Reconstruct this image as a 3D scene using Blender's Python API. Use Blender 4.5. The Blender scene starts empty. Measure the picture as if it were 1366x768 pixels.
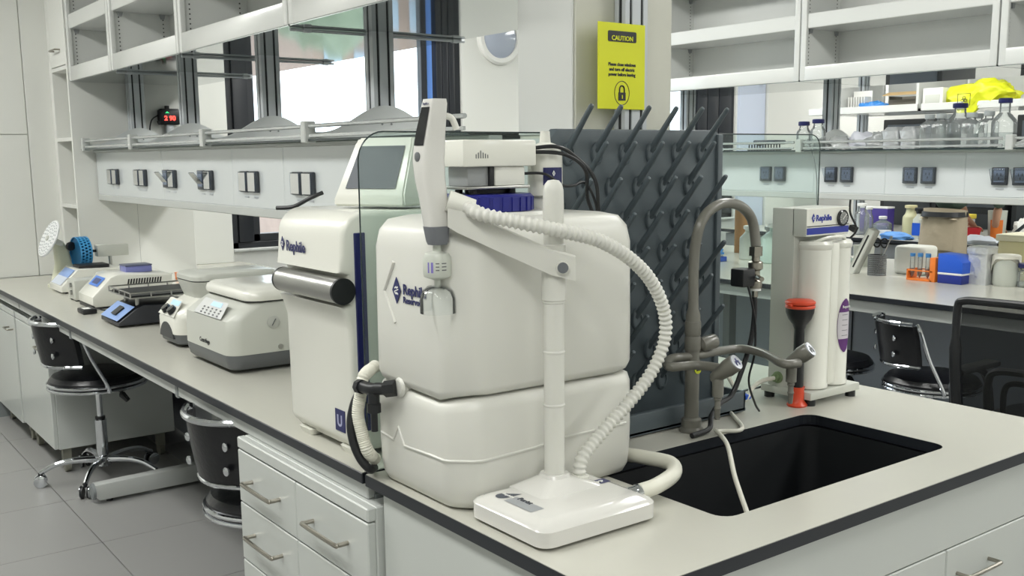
import bpy, bmesh, math, random
from mathutils import Vector, Matrix
random.seed(7)
PI = math.pi
sc = bpy.context.scene
COL = sc.collection

# ------------------------------------------------------------------ camera (solved from the vanishing points)
FPX = 1347.0; PPX, PPY = 690.0, 418.0
V1 = (-332.0, 218.0); V2 = (2510.0, 190.0)          # vanishing points of world Y and world X
CAMLOC = Vector((0, 0, 1.46))
def _d(v): return Vector((v[0]-PPX, -(v[1]-PPY), -FPX)).normalized()
YA = _d(V1); XA = _d(V2); XA = (XA - YA*XA.dot(YA)).normalized(); ZA = XA.cross(YA)
ROT = Matrix((XA, YA, ZA))                          # camera coords -> world coords
cd = bpy.data.cameras.new('camera'); cam = bpy.data.objects.new('camera', cd); COL.objects.link(cam)
cam.matrix_world = Matrix.Translation(CAMLOC) @ ROT.to_4x4()
cd.sensor_width = 36.0; cd.lens = FPX*36.0/1366.0
cd.shift_x = -(PPX-683.0)/1366.0; cd.shift_y = (PPY-384.0)/1366.0
cd.clip_start = 0.02; cd.clip_end = 200
sc.camera = cam
def at(px, py, ax, v):                              # point of the photo's ray on the world plane axis ax = v
    r = ROT @ Vector((px-PPX, -(py-PPY), -FPX))
    t = (v-CAMLOC[ax])/r[ax]
    return CAMLOC + r*t

# ------------------------------------------------------------------ world, lamps, exposure
w = bpy.data.worlds.new('world'); sc.world = w; w.use_nodes = True
bg = w.node_tree.nodes['Background']; bg.inputs[0].default_value = (0.86, 0.94, 1.0, 1); bg.inputs[1].default_value = 3.2
sc.view_settings.view_transform = 'Standard'; sc.view_settings.look = 'None'
sc.view_settings.exposure = 0.0; sc.view_settings.gamma = 1.0; sc.view_settings.use_curve_mapping = False
CEIL = 2.85
LAMPS = [(x, y) for x in (-0.15, 3.3, 6.2, 9.2) for y in (-2.0, 0.2, 2.2, 4.1, 5.6)]
LAMP_W = 19.0
for i, (x, y) in enumerate(LAMPS):
    ld = bpy.data.lights.new('ceiling_lamp', 'AREA'); ld.shape = 'RECTANGLE'; ld.size = 0.5; ld.size_y = 1.3
    ld.energy = LAMP_W; ld.color = (0.97, 0.985, 1.0)
    lo = bpy.data.objects.new('ceiling_lamp', ld); COL.objects.link(lo); lo.location = (x, y, CEIL-0.06)

# ------------------------------------------------------------------ materials
def lin(c):
    c = c/255.0
    return c/12.92 if c <= 0.04045 else ((c+0.055)/1.055)**2.4
MAT = {}
def mat(name, rgb, rough=0.5, metal=0.0, **k):
    if name in MAT: return MAT[name]
    m = bpy.data.materials.new(name); m.use_nodes = True
    nt = m.node_tree; b = nt.nodes['Principled BSDF']
    col = (lin(rgb[0]), lin(rgb[1]), lin(rgb[2]), 1)
    b.inputs['Base Color'].default_value = col
    b.inputs['Roughness'].default_value = rough; b.inputs['Metallic'].default_value = metal
    if 'coat' in k: b.inputs['Coat Weight'].default_value = k['coat']; b.inputs['Coat Roughness'].default_value = 0.08
    if 'spec' in k: b.inputs['Specular IOR Level'].default_value = k['spec']
    if 'trans' in k: b.inputs['Transmission Weight'].default_value = k['trans']
    if 'ior' in k: b.inputs['IOR'].default_value = k['ior']
    if 'sss' in k:
        b.inputs['Subsurface Weight'].default_value = k['sss']; b.inputs['Subsurface Radius'].default_value = (0.03, 0.03, 0.025)
    if 'emit' in k:
        b.inputs['Emission Color'].default_value = col; b.inputs['Emission Strength'].default_value = k['emit']
    amp = k.get('vary', 0.0)
    if amp:
        tc = nt.nodes.new('ShaderNodeTexCoord'); nz = nt.nodes.new('ShaderNodeTexNoise'); nz.inputs['Scale'].default_value = k.get('scale', 6)
        nz.inputs['Detail'].default_value = 5
        mx = nt.nodes.new('ShaderNodeMix'); mx.data_type = 'RGBA'
        mx.inputs[6].default_value = tuple(min(1, c*(1-amp)) for c in col[:3])+(1,)
        mx.inputs[7].default_value = tuple(min(1, c*(1+amp)) for c in col[:3])+(1,)
        nt.links.new(tc.outputs['Object'], nz.inputs['Vector']); nt.links.new(nz.outputs['Fac'], mx.inputs[0])
        nt.links.new(mx.outputs[2], b.inputs['Base Color'])
    if k.get('bump'):
        tc = nt.nodes.new('ShaderNodeTexCoord'); nz = nt.nodes.new('ShaderNodeTexNoise'); nz.inputs['Scale'].default_value = k.get('bscale', 60)
        bp = nt.nodes.new('ShaderNodeBump'); bp.inputs['Strength'].default_value = k['bump']; bp.inputs['Distance'].default_value = 0.01
        nt.links.new(tc.outputs['Object'], nz.inputs['Vector']); nt.links.new(nz.outputs['Fac'], bp.inputs['Height'])
        nt.links.new(bp.outputs['Normal'], b.inputs['Normal'])
    MAT[name] = m; return m
def thin_glass(name, tint, refl=0.08, rough=0.0, haze=0.0):
    m = bpy.data.materials.new(name); m.use_nodes = True; nt = m.node_tree; nt.nodes.clear()
    o = nt.nodes.new('ShaderNodeOutputMaterial'); t = nt.nodes.new('ShaderNodeBsdfTransparent'); g = nt.nodes.new('ShaderNodeBsdfGlossy')
    g.inputs['Roughness'].default_value = rough
    t.inputs[0].default_value = tuple(tint)+(1,)
    fr = nt.nodes.new('ShaderNodeLayerWeight'); fr.inputs[0].default_value = refl
    mx = nt.nodes.new('ShaderNodeMixShader')
    nt.links.new(fr.outputs['Fresnel'], mx.inputs[0]); nt.links.new(t.outputs[0], mx.inputs[1]); nt.links.new(g.outputs[0], mx.inputs[2])
    last = mx
    if haze:
        d = nt.nodes.new('ShaderNodeBsdfDiffuse'); d.inputs[0].default_value = (0.75, 0.78, 0.77, 1)
        m2 = nt.nodes.new('ShaderNodeMixShader'); m2.inputs[0].default_value = haze
        nt.links.new(mx.outputs[0], m2.inputs[1]); nt.links.new(d.outputs[0], m2.inputs[2]); last = m2
    nt.links.new(last.outputs[0], o.inputs[0]); MAT[name] = m; return m

white = mat('white_paint', (226, 226, 218), 0.35, vary=0.02, scale=3)
wallm = mat('wall_paint', (222, 223, 218), 0.55, vary=0.015, scale=2)
steelw = mat('white_coated_steel', (213, 215, 212), 0.22, coat=0.3)
panelm = mat('glossy_grey_white_panel', (208, 213, 214), 0.16, coat=0.6)
topm = mat('bench_top_laminate', (192, 191, 181), 0.24, vary=0.02, scale=9)
blackedge = mat('black_phenolic_edge', (32, 36, 42), 0.4)
sinkm = mat('black_epoxy', (22, 25, 28), 0.55, vary=0.1, scale=30)
grey = mat('grey_frame', (128, 133, 134), 0.4)
lgrey = mat('light_grey_frame', (190, 193, 190), 0.35)
slate = mat('slate_blue_panel', (172, 178, 185), 0.5)
cabm = mat('cabinet_grey_white', (196, 200, 196), 0.3, coat=0.2)
alum = mat('anodised_aluminium', (196, 201, 205), 0.38, 0.15)
groove = mat('post_groove_black', (40, 43, 46), 0.6)
chrome = mat('chrome', (215, 218, 222), 0.08, 1.0)
brushed = mat('brushed_steel', (178, 178, 175), 0.28, 1.0)
nickel = mat('satin_nickel', (160, 156, 146), 0.3, 1.0)
mirror = mat('glossy_underside', (165, 172, 172), 0.05, 0.85)
blackp = mat('black_plastic', (24, 26, 29), 0.42)
blackg = mat('black_gloss', (16, 18, 24), 0.12, coat=0.5)
vinyl = mat('black_vinyl', (20, 21, 25), 0.3, bump=0.1)
tankm = mat('white_polyethylene', (213, 213, 206), 0.38, sss=0.25, vary=0.015, scale=5)
devw = mat('instrument_white', (226, 226, 217), 0.25, coat=0.25)
devg = mat('instrument_grey_white', (196, 198, 190), 0.35)
dgrey = mat('dark_instrument_grey', (98, 101, 103), 0.45)
mgrey = mat('mid_grey', (150, 153, 154), 0.4)
navy = mat('navy_blue', (34, 38, 92), 0.35)
capblue = mat('cobalt_cap', (30, 34, 120), 0.35)
blue = mat('bright_blue', (34, 88, 200), 0.4)
ringblue = mat('ring_blue', (64, 150, 205), 0.35)
sky_lbl = mat('pale_blue_panel', (138, 170, 225), 0.3)
lcd = mat('lcd_blue', (170, 205, 235), 0.2, emit=0.35)
screen = mat('dark_screen', (38, 50, 60), 0.12, spec=0.12)
rackm = mat('rack_slate_plastic', (80, 90, 95), 0.48, vary=0.06, scale=12)
pipe = mat('taupe_coated_pipe', (112, 111, 103), 0.3, coat=0.2)
orange = mat('orange_plastic', (230, 125, 50), 0.35)
redor = mat('orange_red_plastic', (214, 74, 44), 0.35)
yellow = mat('signal_yellow', (222, 226, 20), 0.5)
yellowbag = mat('yellow_bag', (214, 220, 34), 0.4, bump=0.6, bscale=18)
ylabel = mat('yellow_label', (228, 184, 40), 0.5)
purple = mat('label_purple', (92, 44, 112), 0.4)
paper = mat('paper_white', (232, 232, 228), 0.7)
foil = mat('aluminium_foil', (214, 216, 218), 0.35, 0.6, bump=0.8, bscale=26)
cardb = mat('cardboard', (186, 158, 112), 0.8)
cloth = mat('cotton_cloth', (228, 226, 214), 0.9, bump=0.3, bscale=80)
beige = mat('beige_trousers', (172, 160, 138), 0.9, bump=0.5, bscale=14, vary=0.06)
greenc = mat('green_shirt', (78, 96, 84), 0.9, bump=0.4, bscale=20)
skin = mat('skin', (206, 160, 132), 0.5, sss=0.1)
hair = mat('black_hair', (24, 20, 19), 0.6)
red = mat('red_plastic', (200, 40, 50), 0.4)
redled = mat('red_led', (255, 60, 50), 0.4, emit=4.0)
greenled = mat('green_led', (60, 220, 130), 0.4, emit=1.2)
paleyel = mat('pale_yellow_plastic', (214, 206, 160), 0.4)
palegreen = mat('pale_green_plastic', (170, 200, 180), 0.4)
milky = mat('milky_plastic', (214, 218, 208), 0.35, trans=0.25)
clear = thin_glass('clear_glass', (0.95, 0.97, 0.97), 0.30, 0.03, 0.14)
clearw = thin_glass('clear_water', (0.93, 0.96, 0.96), 0.25, 0.05, 0.16)
bluewater = thin_glass('blue_liquid', (0.55, 0.78, 0.9), 0.25, 0.05, 0.2)
pane = thin_glass('window_pane', (0.94, 0.97, 0.98), 0.12)
screen_glass = thin_glass('green_tinted_glass', (0.90, 0.95, 0.93), 0.10, 0.0, 0.03)
shelfglass = thin_glass('shelf_glass', (0.70, 0.82, 0.78), 0.3)
film = thin_glass('film_bag', (0.82, 0.84, 0.82), 0.5, 0.2, 0.35)
bluefilm = mat('blue_bag', (50, 130, 205), 0.4, bump=0.6, bscale=25)
darkedge = mat('dark_glass_edge', (40, 52, 54), 0.2)
frame = mat('window_frame_dark', (36, 39, 44), 0.35)
brick = mat('brick_facade', (180, 156, 142), 0.8, vary=0.15, scale=3)
leafm = mat('tree_leaves', (128, 138, 116), 0.8, vary=0.3, scale=2)
tile = mat('floor_tile', (150, 150, 148), 0.38, vary=0.03, scale=4)
grout = mat('floor_grout', (96, 96, 96), 0.8)
diffuser = mat('lamp_diffuser', (255, 252, 240), 0.5, emit=6.0)
hosew = mat('white_hose', (222, 221, 208), 0.4)
kraft = mat('wood_brown', (160, 112, 60), 0.6)
mesh_m = thin_glass('chair_mesh', (0.20, 0.205, 0.21), 0.02, 0.5, 0.03)
skyblue = mat('blue_facade', (105, 150, 225), 0.5)

# ------------------------------------------------------------------ helpers
OFF = {}
def new(): return bmesh.new()
def link(name, data, parent=None):
    o = bpy.data.objects.new(name, data); COL.objects.link(o)
    if parent: o.parent = parent
    return o
def obj(name, bm, m, parent=None, label=None, smooth=35, stuff=False):
    """link bmesh (world coordinates for world-built things) as one mesh object"""
    off = OFF.get(parent.name) if parent else None
    if off is not None: bmesh.ops.translate(bm, verts=bm.verts, vec=-off)
    me = bpy.data.meshes.new(name); bmesh.ops.recalc_face_normals(bm, faces=bm.faces); bm.to_mesh(me); bm.free()
    for mm in (m if isinstance(m, (list, tuple)) else [m]): me.materials.append(mm)
    if smooth:
        me.shade_smooth(); me.set_sharp_from_angle(angle=math.radians(smooth))
    o = link(name, me, parent)
    if off is not None: OFF[o.name] = off
    if label: o['label'] = label
    if stuff: o['kind'] = 'stuff'
    return o
def thing(name, label, cat, loc=(0, 0, 0), rotz=0.0, group=None, world=True):
    o = link(name, None); o.location = loc; o.rotation_euler = (0, 0, rotz); o.empty_display_size = 0.05
    o['label'] = label; o['category'] = cat
    if group: o['group'] = group
    if world: OFF[o.name] = Vector(loc)
    return o
def tag(o, label, cat, group=None):
    o['label'] = label; o['category'] = cat
    if group: o['group'] = group
    return o
def struct(name, bm, m, parent=None, **k):
    o = obj(name, bm, m, parent, **k)
    if not parent: o['kind'] = 'structure'
    return o
def dup(root, loc, rotz=None, label=None, group=None):
    def cp(o, parent):
        c = o.copy(); COL.objects.link(c); c.parent = parent
        for ch in KIDS.get(o.name, []): cp(ch, c)
        return c
    KIDS.clear()
    for o in COL.objects:
        if o.parent: KIDS.setdefault(o.parent.name, []).append(o)
    r = cp(root, None); r.location = loc
    if rotz is not None: r.rotation_euler = (0, 0, rotz)
    if label: r['label'] = label
    if group: r['group'] = group
    return r
KIDS = {}
def box(b, x0, x1, y0, y1, z0, z1, bev=0.0, mi=0, seg=2):
    r = bmesh.ops.create_cube(b, size=1.0)
    vs = r['verts']
    for v in vs:
        v.co = Vector((x0 if v.co.x < 0 else x1, y0 if v.co.y < 0 else y1, z0 if v.co.z < 0 else z1))
    fs = set(f for v in vs for f in v.link_faces)
    for f in fs: f.material_index = mi
    if bev:
        es = list(set(e for v in vs for e in v.link_edges))
        bmesh.ops.bevel(b, geom=es, offset=bev, segments=seg, profile=0.5, affect='EDGES')
    return b
def obox(b, c, u, v, w_, bev=0.0, mi=0):                 # oriented box: centre, half vectors
    c, u, v, w_ = map(Vector, (c, u, v, w_))
    r = bmesh.ops.create_cube(b, size=2.0)
    vs = r['verts']
    for q in vs: q.co = c + u*q.co.x + v*q.co.y + w_*q.co.z
    for f in set(f for q in vs for f in q.link_faces): f.material_index = mi
    if bev:
        es = list(set(e for q in vs for e in q.link_edges))
        bmesh.ops.bevel(b, geom=es, offset=bev, segments=2, profile=0.5, affect='EDGES')
    return b
def loft(b, rings, mi=0, cap=True, closed=False):
    rv = [[b.verts.new(p) for p in r] for r in rings]
    n = len(rv[0]); m = len(rv)
    for i in range(m if closed else m-1):
        a, c = rv[i], rv[(i+1) % m]
        for j in range(n):
            f = b.faces.new((a[j], a[(j+1) % n], c[(j+1) % n], c[j])); f.material_index = mi
    if cap and not closed:
        for r in (rv[0], rv[-1]):
            try: f = b.faces.new(r); f.material_index = mi
            except ValueError: pass
    return b
def lathe(b, prof, n=24, c=(0, 0, 0), mi=0, axis=None):
    """prof: (r, h) list along axis (default +Z) from c"""
    c = Vector(c); ax = Vector(axis or (0, 0, 1)).normalized()
    t = Vector((1, 0, 0)) if abs(ax.x) < 0.9 else Vector((0, 1, 0))
    u = ax.cross(t).normalized(); v = ax.cross(u)
    rings = [[c + ax*h + (u*math.cos(2*PI*k/n) + v*math.sin(2*PI*k/n))*max(r, 1e-5) for k in range(n)] for r, h in prof]
    return loft(b, rings, mi)
def cyl(b, p0, p1, r0, r1=None, n=16, mi=0):
    p0 = Vector(p0); p1 = Vector(p1); d = p1-p0
    return lathe(b, [(r0, 0), (r0 if r1 is None else r1, d.length)], n, p0, mi, d)
def spline(pts, k=8):
    P_ = [Vector(p) for p in pts]; out = []
    for i in range(len(P_)-1):
        a = P_[max(i-1, 0)]; q = P_[i]; r = P_[i+1]; s = P_[min(i+2, len(P_)-1)]
        for j in range(k):
            t = j/k
            out.append(0.5*((2*q)+(-a+r)*t+(2*a-5*q+4*r-s)*t*t+(-a+3*q-3*r+s)*t**3))
    out.append(P_[-1]); return out
def tube(b, pts, r, n=10, mi=0, k=8, rf=None, smooth=True):
    pts = spline(pts, k) if smooth else [Vector(p) for p in pts]
    rings = []; up = None
    L = 0
    for i, p in enumerate(pts):
        d = (pts[min(i+1, len(pts)-1)]-pts[max(i-1, 0)]).normalized()
        if up is None:
            up = d.cross(Vector((0.31, 0.2, 0.93))).normalized()
        up = (up-d*up.dot(d)).normalized(); v = d.cross(up)
        if i: L += (p-pts[i-1]).length
        rr = rf(L, i) if rf else r
        rings.append([p+(up*math.cos(2*PI*q/n)+v*math.sin(2*PI*q/n))*rr for q in range(n)])
    return loft(b, rings, mi)
def resample(pts, step):
    pts = spline(pts, 24); out = [pts[0]]; acc = 0
    for a, c in zip(pts, pts[1:]):
        d = (c-a).length
        while acc+d >= step:
            t = (step-acc)/d; a = a.lerp(c, t); out.append(a.copy()); d = (c-a).length; acc = 0
        acc += d
    return out
def rrect(cx, cy, w_, d_, r, n=5):
    out = []
    for (sx, sy, a0) in ((1, 1, 0), (-1, 1, PI/2), (-1, -1, PI), (1, -1, 1.5*PI)):
        for i in range(n+1):
            a = a0+PI/2*i/n
            out.append((cx+sx*(w_/2-r)+r*math.cos(a), cy+sy*(d_/2-r)+r*math.sin(a)))
    return out
def body(b, levels, mi=0, n=5):
    """levels: (z, cx, cy, w, d, r)"""
    return loft(b, [[(x, y, z) for x, y in rrect(cx, cy, w_, d_, r, n)] for z, cx, cy, w_, d_, r in levels], mi)
def rounded(b, x0, x1, y0, y1, z0, z1, r, e=0.006, mi=0):
    cx, cy, W_, D_ = (x0+x1)/2, (y0+y1)/2, x1-x0, y1-y0
    L = []
    for i in range(4):
        a = PI/2*i/3; q = e*(1-math.sin(a)); L.append((z0+e*(1-math.cos(a)), cx, cy, W_-2*q, D_-2*q, max(r-q, .001)))
    for i in range(4):
        a = PI/2*(3-i)/3; q = e*(1-math.sin(a)); L.append((z1-e*(1-math.cos(a)), cx, cy, W_-2*q, D_-2*q, max(r-q, .001)))
    return body(b, L, mi)
def prism(b, poly, axis, a, c, bev=0.0, mi=0, seg=2):
    """poly in the two other axes (x,z for 'y'; y,z for 'x'; x,y for 'z')"""
    def mk(p, t):
        return {'y': (p[0], t, p[1]), 'x': (t, p[0], p[1]), 'z': (p[0], p[1], t)}[axis]
    v0 = [b.verts.new(mk(p, a)) for p in poly]; v1 = [b.verts.new(mk(p, c)) for p in poly]
    fs = [b.faces.new(v0), b.faces.new(v1[::-1])]
    n = len(poly)
    for i in range(n): fs.append(b.faces.new((v0[i], v0[(i+1) % n], v1[(i+1) % n], v1[i])))
    for f in fs: f.material_index = mi
    bmesh.ops.recalc_face_normals(b, faces=fs)
    if bev:
        es = set(e for f in fs[:2] for e in f.edges)
        bmesh.ops.bevel(b, geom=list(es), offset=bev, segments=seg, profile=0.5, affect='EDGES')
    return b
def arc(cx, cy, r, a0, a1, n):
    return [(cx+r*math.cos(math.radians(a0+(a1-a0)*i/n)), cy+r*math.sin(math.radians(a0+(a1-a0)*i/n))) for i in range(n+1)]
def text(s, size, org, right, up, m, parent, name='lettering', ext=0.0004, bold=0.0, align='LEFT', xs=1.0):
    c = bpy.data.curves.new('t', 'FONT'); c.body = s; c.size = size; c.extrude = ext; c.align_x = align; c.offset = bold; c.resolution_u = 3
    o = bpy.data.objects.new('t', c); COL.objects.link(o)
    bpy.context.view_layer.update()
    me = bpy.data.meshes.new_from_object(o.evaluated_get(bpy.context.evaluated_depsgraph_get()))
    bpy.data.objects.remove(o); bpy.data.curves.remove(c)
    r = Vector(right).normalized(); u = Vector(up).normalized(); n = r.cross(u)
    bm = new(); bm.from_mesh(me); bpy.data.meshes.remove(me)
    org = Vector(org)
    for v in bm.verts: v.co = org + r*v.co.x*xs + u*v.co.y + n*v.co.z
    bm2 = bm
    off = OFF.get(parent.name)
    if off is not None: bmesh.ops.translate(bm2, verts=bm2.verts, vec=-off)
    me = bpy.data.meshes.new(name); bm2.to_mesh(me); bm2.free(); me.materials.append(m)
    t = link(name, me, parent); OFF[t.name] = off
    if off is None: OFF.pop(t.name)
    return t
def diamond(b, c, right, up, h, t=0.0006, mi=0):
    c = Vector(c); r = Vector(right).normalized(); u = Vector(up).normalized(); n = r.cross(u)
    pts = [c+u*h, c+r*h*.62, c-u*h, c-r*h*.62]
    loft(b, [[p-n*t for p in pts], [p+n*t for p in pts]], mi)
def emblem(c, right, up, h, m, m2, parent):
    b = new(); diamond(b, c, right, up, h)
    o = obj('emblem', b, m, parent, smooth=0)
    b = new(); cc = Vector(c); r = Vector(right).normalized(); u = Vector(up).normalized(); n = r.cross(u)
    for s in (-1, 1):
        for q in (0, 1):
            p = cc+u*(h*.22*s)+r*(h*.12*s*(1-2*q)*1)
            obox(b, p+n*.0008, (r*.9+u*.45*s)*h*.14, (u*.9-r*.45*s)*h*.05, n*.0003)
    obox(b, cc+n*.0008, r*h*.3+u*h*.1, u*h*.04, n*.0003)
    obj('emblem_mark', b, m2, o, smooth=0)
X, Y, Z = Vector((1, 0, 0)), Vector((0, 1, 0)), Vector((0, 0, 1))
TOP = 0.80                                             # bench top height

# ================================================================== SETTING
WY = 6.35                                              # end wall with the windows
b = new(); box(b, -2.6, 10.6, -3.2, WY, -0.08, -0.012); floor = struct('floor', b, grout)
b = new(); box(b, 0.0015, 0.5985, 0.0015, 0.5985, -0.012, 0.0, 0.001, seg=1)
ft = obj('floor_tile', b, tile, floor); ft_n = 0
for i in range(-2, 14):
    for j in range(1, 11):
        x, y = i*0.6+0.34, j*0.6-0.25
        if x > 9.9 or (i > 3 and j < 2): continue
        if ft_n == 0: ft.location = (x, y, 0)
        else:
            c = ft.copy(); c.location = (x, y, 0); COL.objects.link(c)
        ft_n += 1
b = new()
box(b, -2.6, 10.6, -3.2, -0.05+0.40, -0.012, 0.0); box(b, -2.6, -0.87, 0.35, WY, -0.012, 0)
obj('tiled_margin', b, tile, floor, smooth=0)
b = new(); box(b, -2.6, 10.6, -3.2, WY, CEIL, CEIL+0.1); struct('ceiling', b, wallm)
b = new(); box(b, -2.7, -2.6, -3.2, WY, 0, CEIL); struct('wall_left', b, wallm)
b = new(); box(b, 10.6, 10.7, -3.2, WY, 0, CEIL); struct('wall_right', b, wallm)
b = new(); box(b, -2.6, 10.6, -3.3, -3.2, 0, CEIL); struct('wall_front', b, wallm)
# end wall in pieces around the two windows
W1 = (2.44, 4.26, 0.86, 2.62); W2 = (5.75, 7.28, 0.86, 2.62)
b = new()
for (x0, x1, z0, z1) in ((-2.6, W1[0], 0, CEIL), (W1[1], W2[0], 0, CEIL), (W2[1], 10.6, 0, CEIL),
                         (W1[0], W1[1], 0, W1[2]), (W1[0], W1[1], W1[3], CEIL), (W2[0], W2[1], 0, W2[2]), (W2[0], W2[1], W2[3], CEIL)):
    box(b, x0, x1, WY, WY+0.22, z0, z1)
wb = struct('wall_back', b, wallm)
# cladding panels of the end wall at the left, with recessed joints
b = new(); box(b, -0.2, 1.275, WY-0.012, WY, TOP, 1.605, 0.002, seg=1); obj('wall_panel', b, wallm, wb)
b = new(); box(b, -0.2, 1.275, WY-0.012, WY, 1.609, CEIL, 0.002, seg=1); obj('wall_panel', b, wallm, wb)
b = new(); box(b, 1.279, 2.06, WY-0.012, WY, TOP, CEIL, 0.002, seg=1); obj('wall_panel', b, wallm, wb)
b = new(); box(b, 2.07, 2.435, WY-0.05, WY, TOP, CEIL, 0.003, seg=1); obj('wall_panel', b, wallm, wb)
b = new(); box(b, -2.59, 10.59, WY-0.02, WY-0.001, 0, 0.09); struct('baseboard_back', b, grey)
def window(n, x0, x1, z0, z1, casements):
    b = new(); y0, y1 = WY+0.02, WY+0.10
    fw = 0.06
    box(b, x0, x1, y0, y1, z0, z0+fw, 0.004, seg=1); box(b, x0, x1, y0, y1, z1-fw, z1, 0.004, seg=1)
    box(b, x0, x0+fw, y0, y1, z0, z1, 0.004, seg=1); box(b, x1-fw, x1, y0, y1, z0, z1, 0.004, seg=1)
    wnd = struct('window_%d' % n, b, frame)
    for (a, c, kind) in casements:
        b = new()
        if kind == 'post': box(b, a, c, y0-0.02, y1, z0+fw, z1-fw, 0.005)
        elif kind == 'blue':
            box(b, a, c, y0+0.03, y0+0.05, z0+fw, z1-fw)
        if kind != 'pane': obj('mullion' if kind == 'post' else 'side_strip', b, frame if kind == 'post' else skyblue, wnd); continue
        box(b, a, c, y0, y0+0.06, z0+fw, z0+fw+0.05, 0.004, seg=1); box(b, a, c, y0, y0+0.06, z1-fw-0.05, z1-fw, 0.004, seg=1)
        box(b, a, a+0.05, y0, y0+0.06, z0+fw, z1-fw, 0.004, seg=1); box(b, c-0.05, c, y0, y0+0.06, z0+fw, z1-fw, 0.004, seg=1)
        s = obj('sash', b, frame, wnd)
        b = new(); box(b, a+0.05, c-0.05, y0+0.025, y0+0.033, z0+fw+0.05, z1-fw-0.05); obj('pane', b, pane, s, smooth=0)
    b = new(); box(b, x0+.004, x1-.004, WY-0.03, WY+0.02, z0+.001, z0+.02, 0.004, seg=1); obj('window_sill', b, lgrey, wnd)
window(1, *W1, [(2.50, 2.60, 'post'), (2.60, 3.975, 'pane'), (3.98, 4.035, 'blue'), (4.04, 4.09, 'post'), (4.095, 4.145, 'post'), (4.15, 4.20, 'post')])
window(2, *W2, [(5.81, 6.78, 'pane'), (6.78, 6.9, 'post'), (6.91, 7.05, 'post'), (7.06, 7.22, 'post')])
# white built-in panels right of window 2
b = new(); box(b, 7.30, 7.66, WY-0.03, WY, 0.1, CEIL, 0.003, seg=1); obj('wall_panel', b, mat('bluish_white_panel', (205, 214, 232), 0.3), wb)
b = new(); box(b, 7.67, 8.10, WY-0.05, WY, 0.1, CEIL, 0.003, seg=1); obj('wall_panel', b, wallm, wb)
b = new(); cyl(b, (7.58, WY-0.03, 1.555), (7.58, WY-0.05, 1.555), 0.025); obj('latch', b, blackp, wb)

# outside: street, brick facade and trees seen as reflections and through the lower pane
b = new(); box(b, -30, 50, 7.5, 60, -7.2, -7.0); struct('ground_outside', b, mat('street', (150, 152, 150), 0.9))
t = thing('brick_building', 'low brick building with pale window bands outside the window', 'building', (13.6, 27, -7))
b = new(); box(b, 11.6, 17, 24, 28, -7, 1.15); obj('facade', b, brick, t, smooth=0)
for i in range(6):
    for j in range(2):
        b = new(); box(b, 11.9+i*.85, 12.4+i*.85, 23.93, 24.02, -1.9+j*1.5, -1.0+j*1.5, 0.03, seg=1); obj('facade_window', b, mat('facade_glass', (190, 205, 220), 0.2), t)
t = thing('pale_building', 'pale office block outside low in the window', 'building', (8, 33, -7))
b = new(); box(b, 2, 12.5, 30, 36, -7, 0.1); obj('facade', b, mat('pale_facade', (200, 206, 222), 0.8), t, smooth=0)
for i in range(6):
    b = new(); box(b, 3+i*1.6, 3.9+i*1.6, 29.93, 30.02, -5, -0.5, 0.03, seg=1); obj('facade_window', b, mat('facade_glass', (190, 205, 220), 0.2), t)
for k, (x, y, r) in enumerate(((4.0, 20, 1.5), (10.3, 20.5, 1.2), (15.6, 21.5, 1.5), (19.5, 23, 1.8))):
    t = thing('tree', ['round green tree outside, furthest left below the window', 'green tree outside at the left corner of the brick building', 'green tree outside at the right corner of the brick building', 'green tree outside, furthest right'][k], 'tree', (x, y, -7), group='trees outside the windows')
    b = new(); cyl(b, (x, y, -7), (x, y, -2.2), .16, .1, 8); obj('trunk', b, kraft, t)
    b = new()
    bmesh.ops.create_icosphere(b, subdivisions=3, radius=r, matrix=Matrix.Translation((x, y, -1.2)))
    for v in b.verts:
        d = (v.co-Vector((x, y, -1.2))).normalized(); v.co += d*random.uniform(-.25, .25)*r
    for v in b.verts: v.co.z = min(v.co.z, 1.2)
    obj('crown', b, leafm, t, smooth=0)

# ceiling light fixtures (the lamps that light the room)
first = None
names = ['over the near aisle', 'between the first and second benches', 'between the second and third benches', 'beyond the third bench']
for i, (x, y) in enumerate(LAMPS):
    lab = 'recessed rectangular ceiling light %s, %s from the camera end' % (names[i//5], ['first', 'second', 'third', 'fourth', 'fifth'][i % 5])
    if first is None:
        first = thing('ceiling_light', lab, 'ceiling light', (x, y, CEIL-0.05), group='recessed ceiling lights', world=False)
        b = new(); box(b, -.28, .28, -.68, -.65, 0, .05); box(b, -.28, .28, .65, .68, 0, .05); box(b, -.28, -.25, -.65, .65, 0, .05); box(b, .25, .28, -.65, .65, 0, .05)
        obj('fixture_frame', b, lgrey, first, smooth=0)
        b = new(); box(b, -.25, .25, -.65, .65, 0.015, 0.03); obj('light_diffuser', b, diffuser, first, smooth=0)
    else: dup(first, (x, y, CEIL-0.05), 0, lab)

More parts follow.
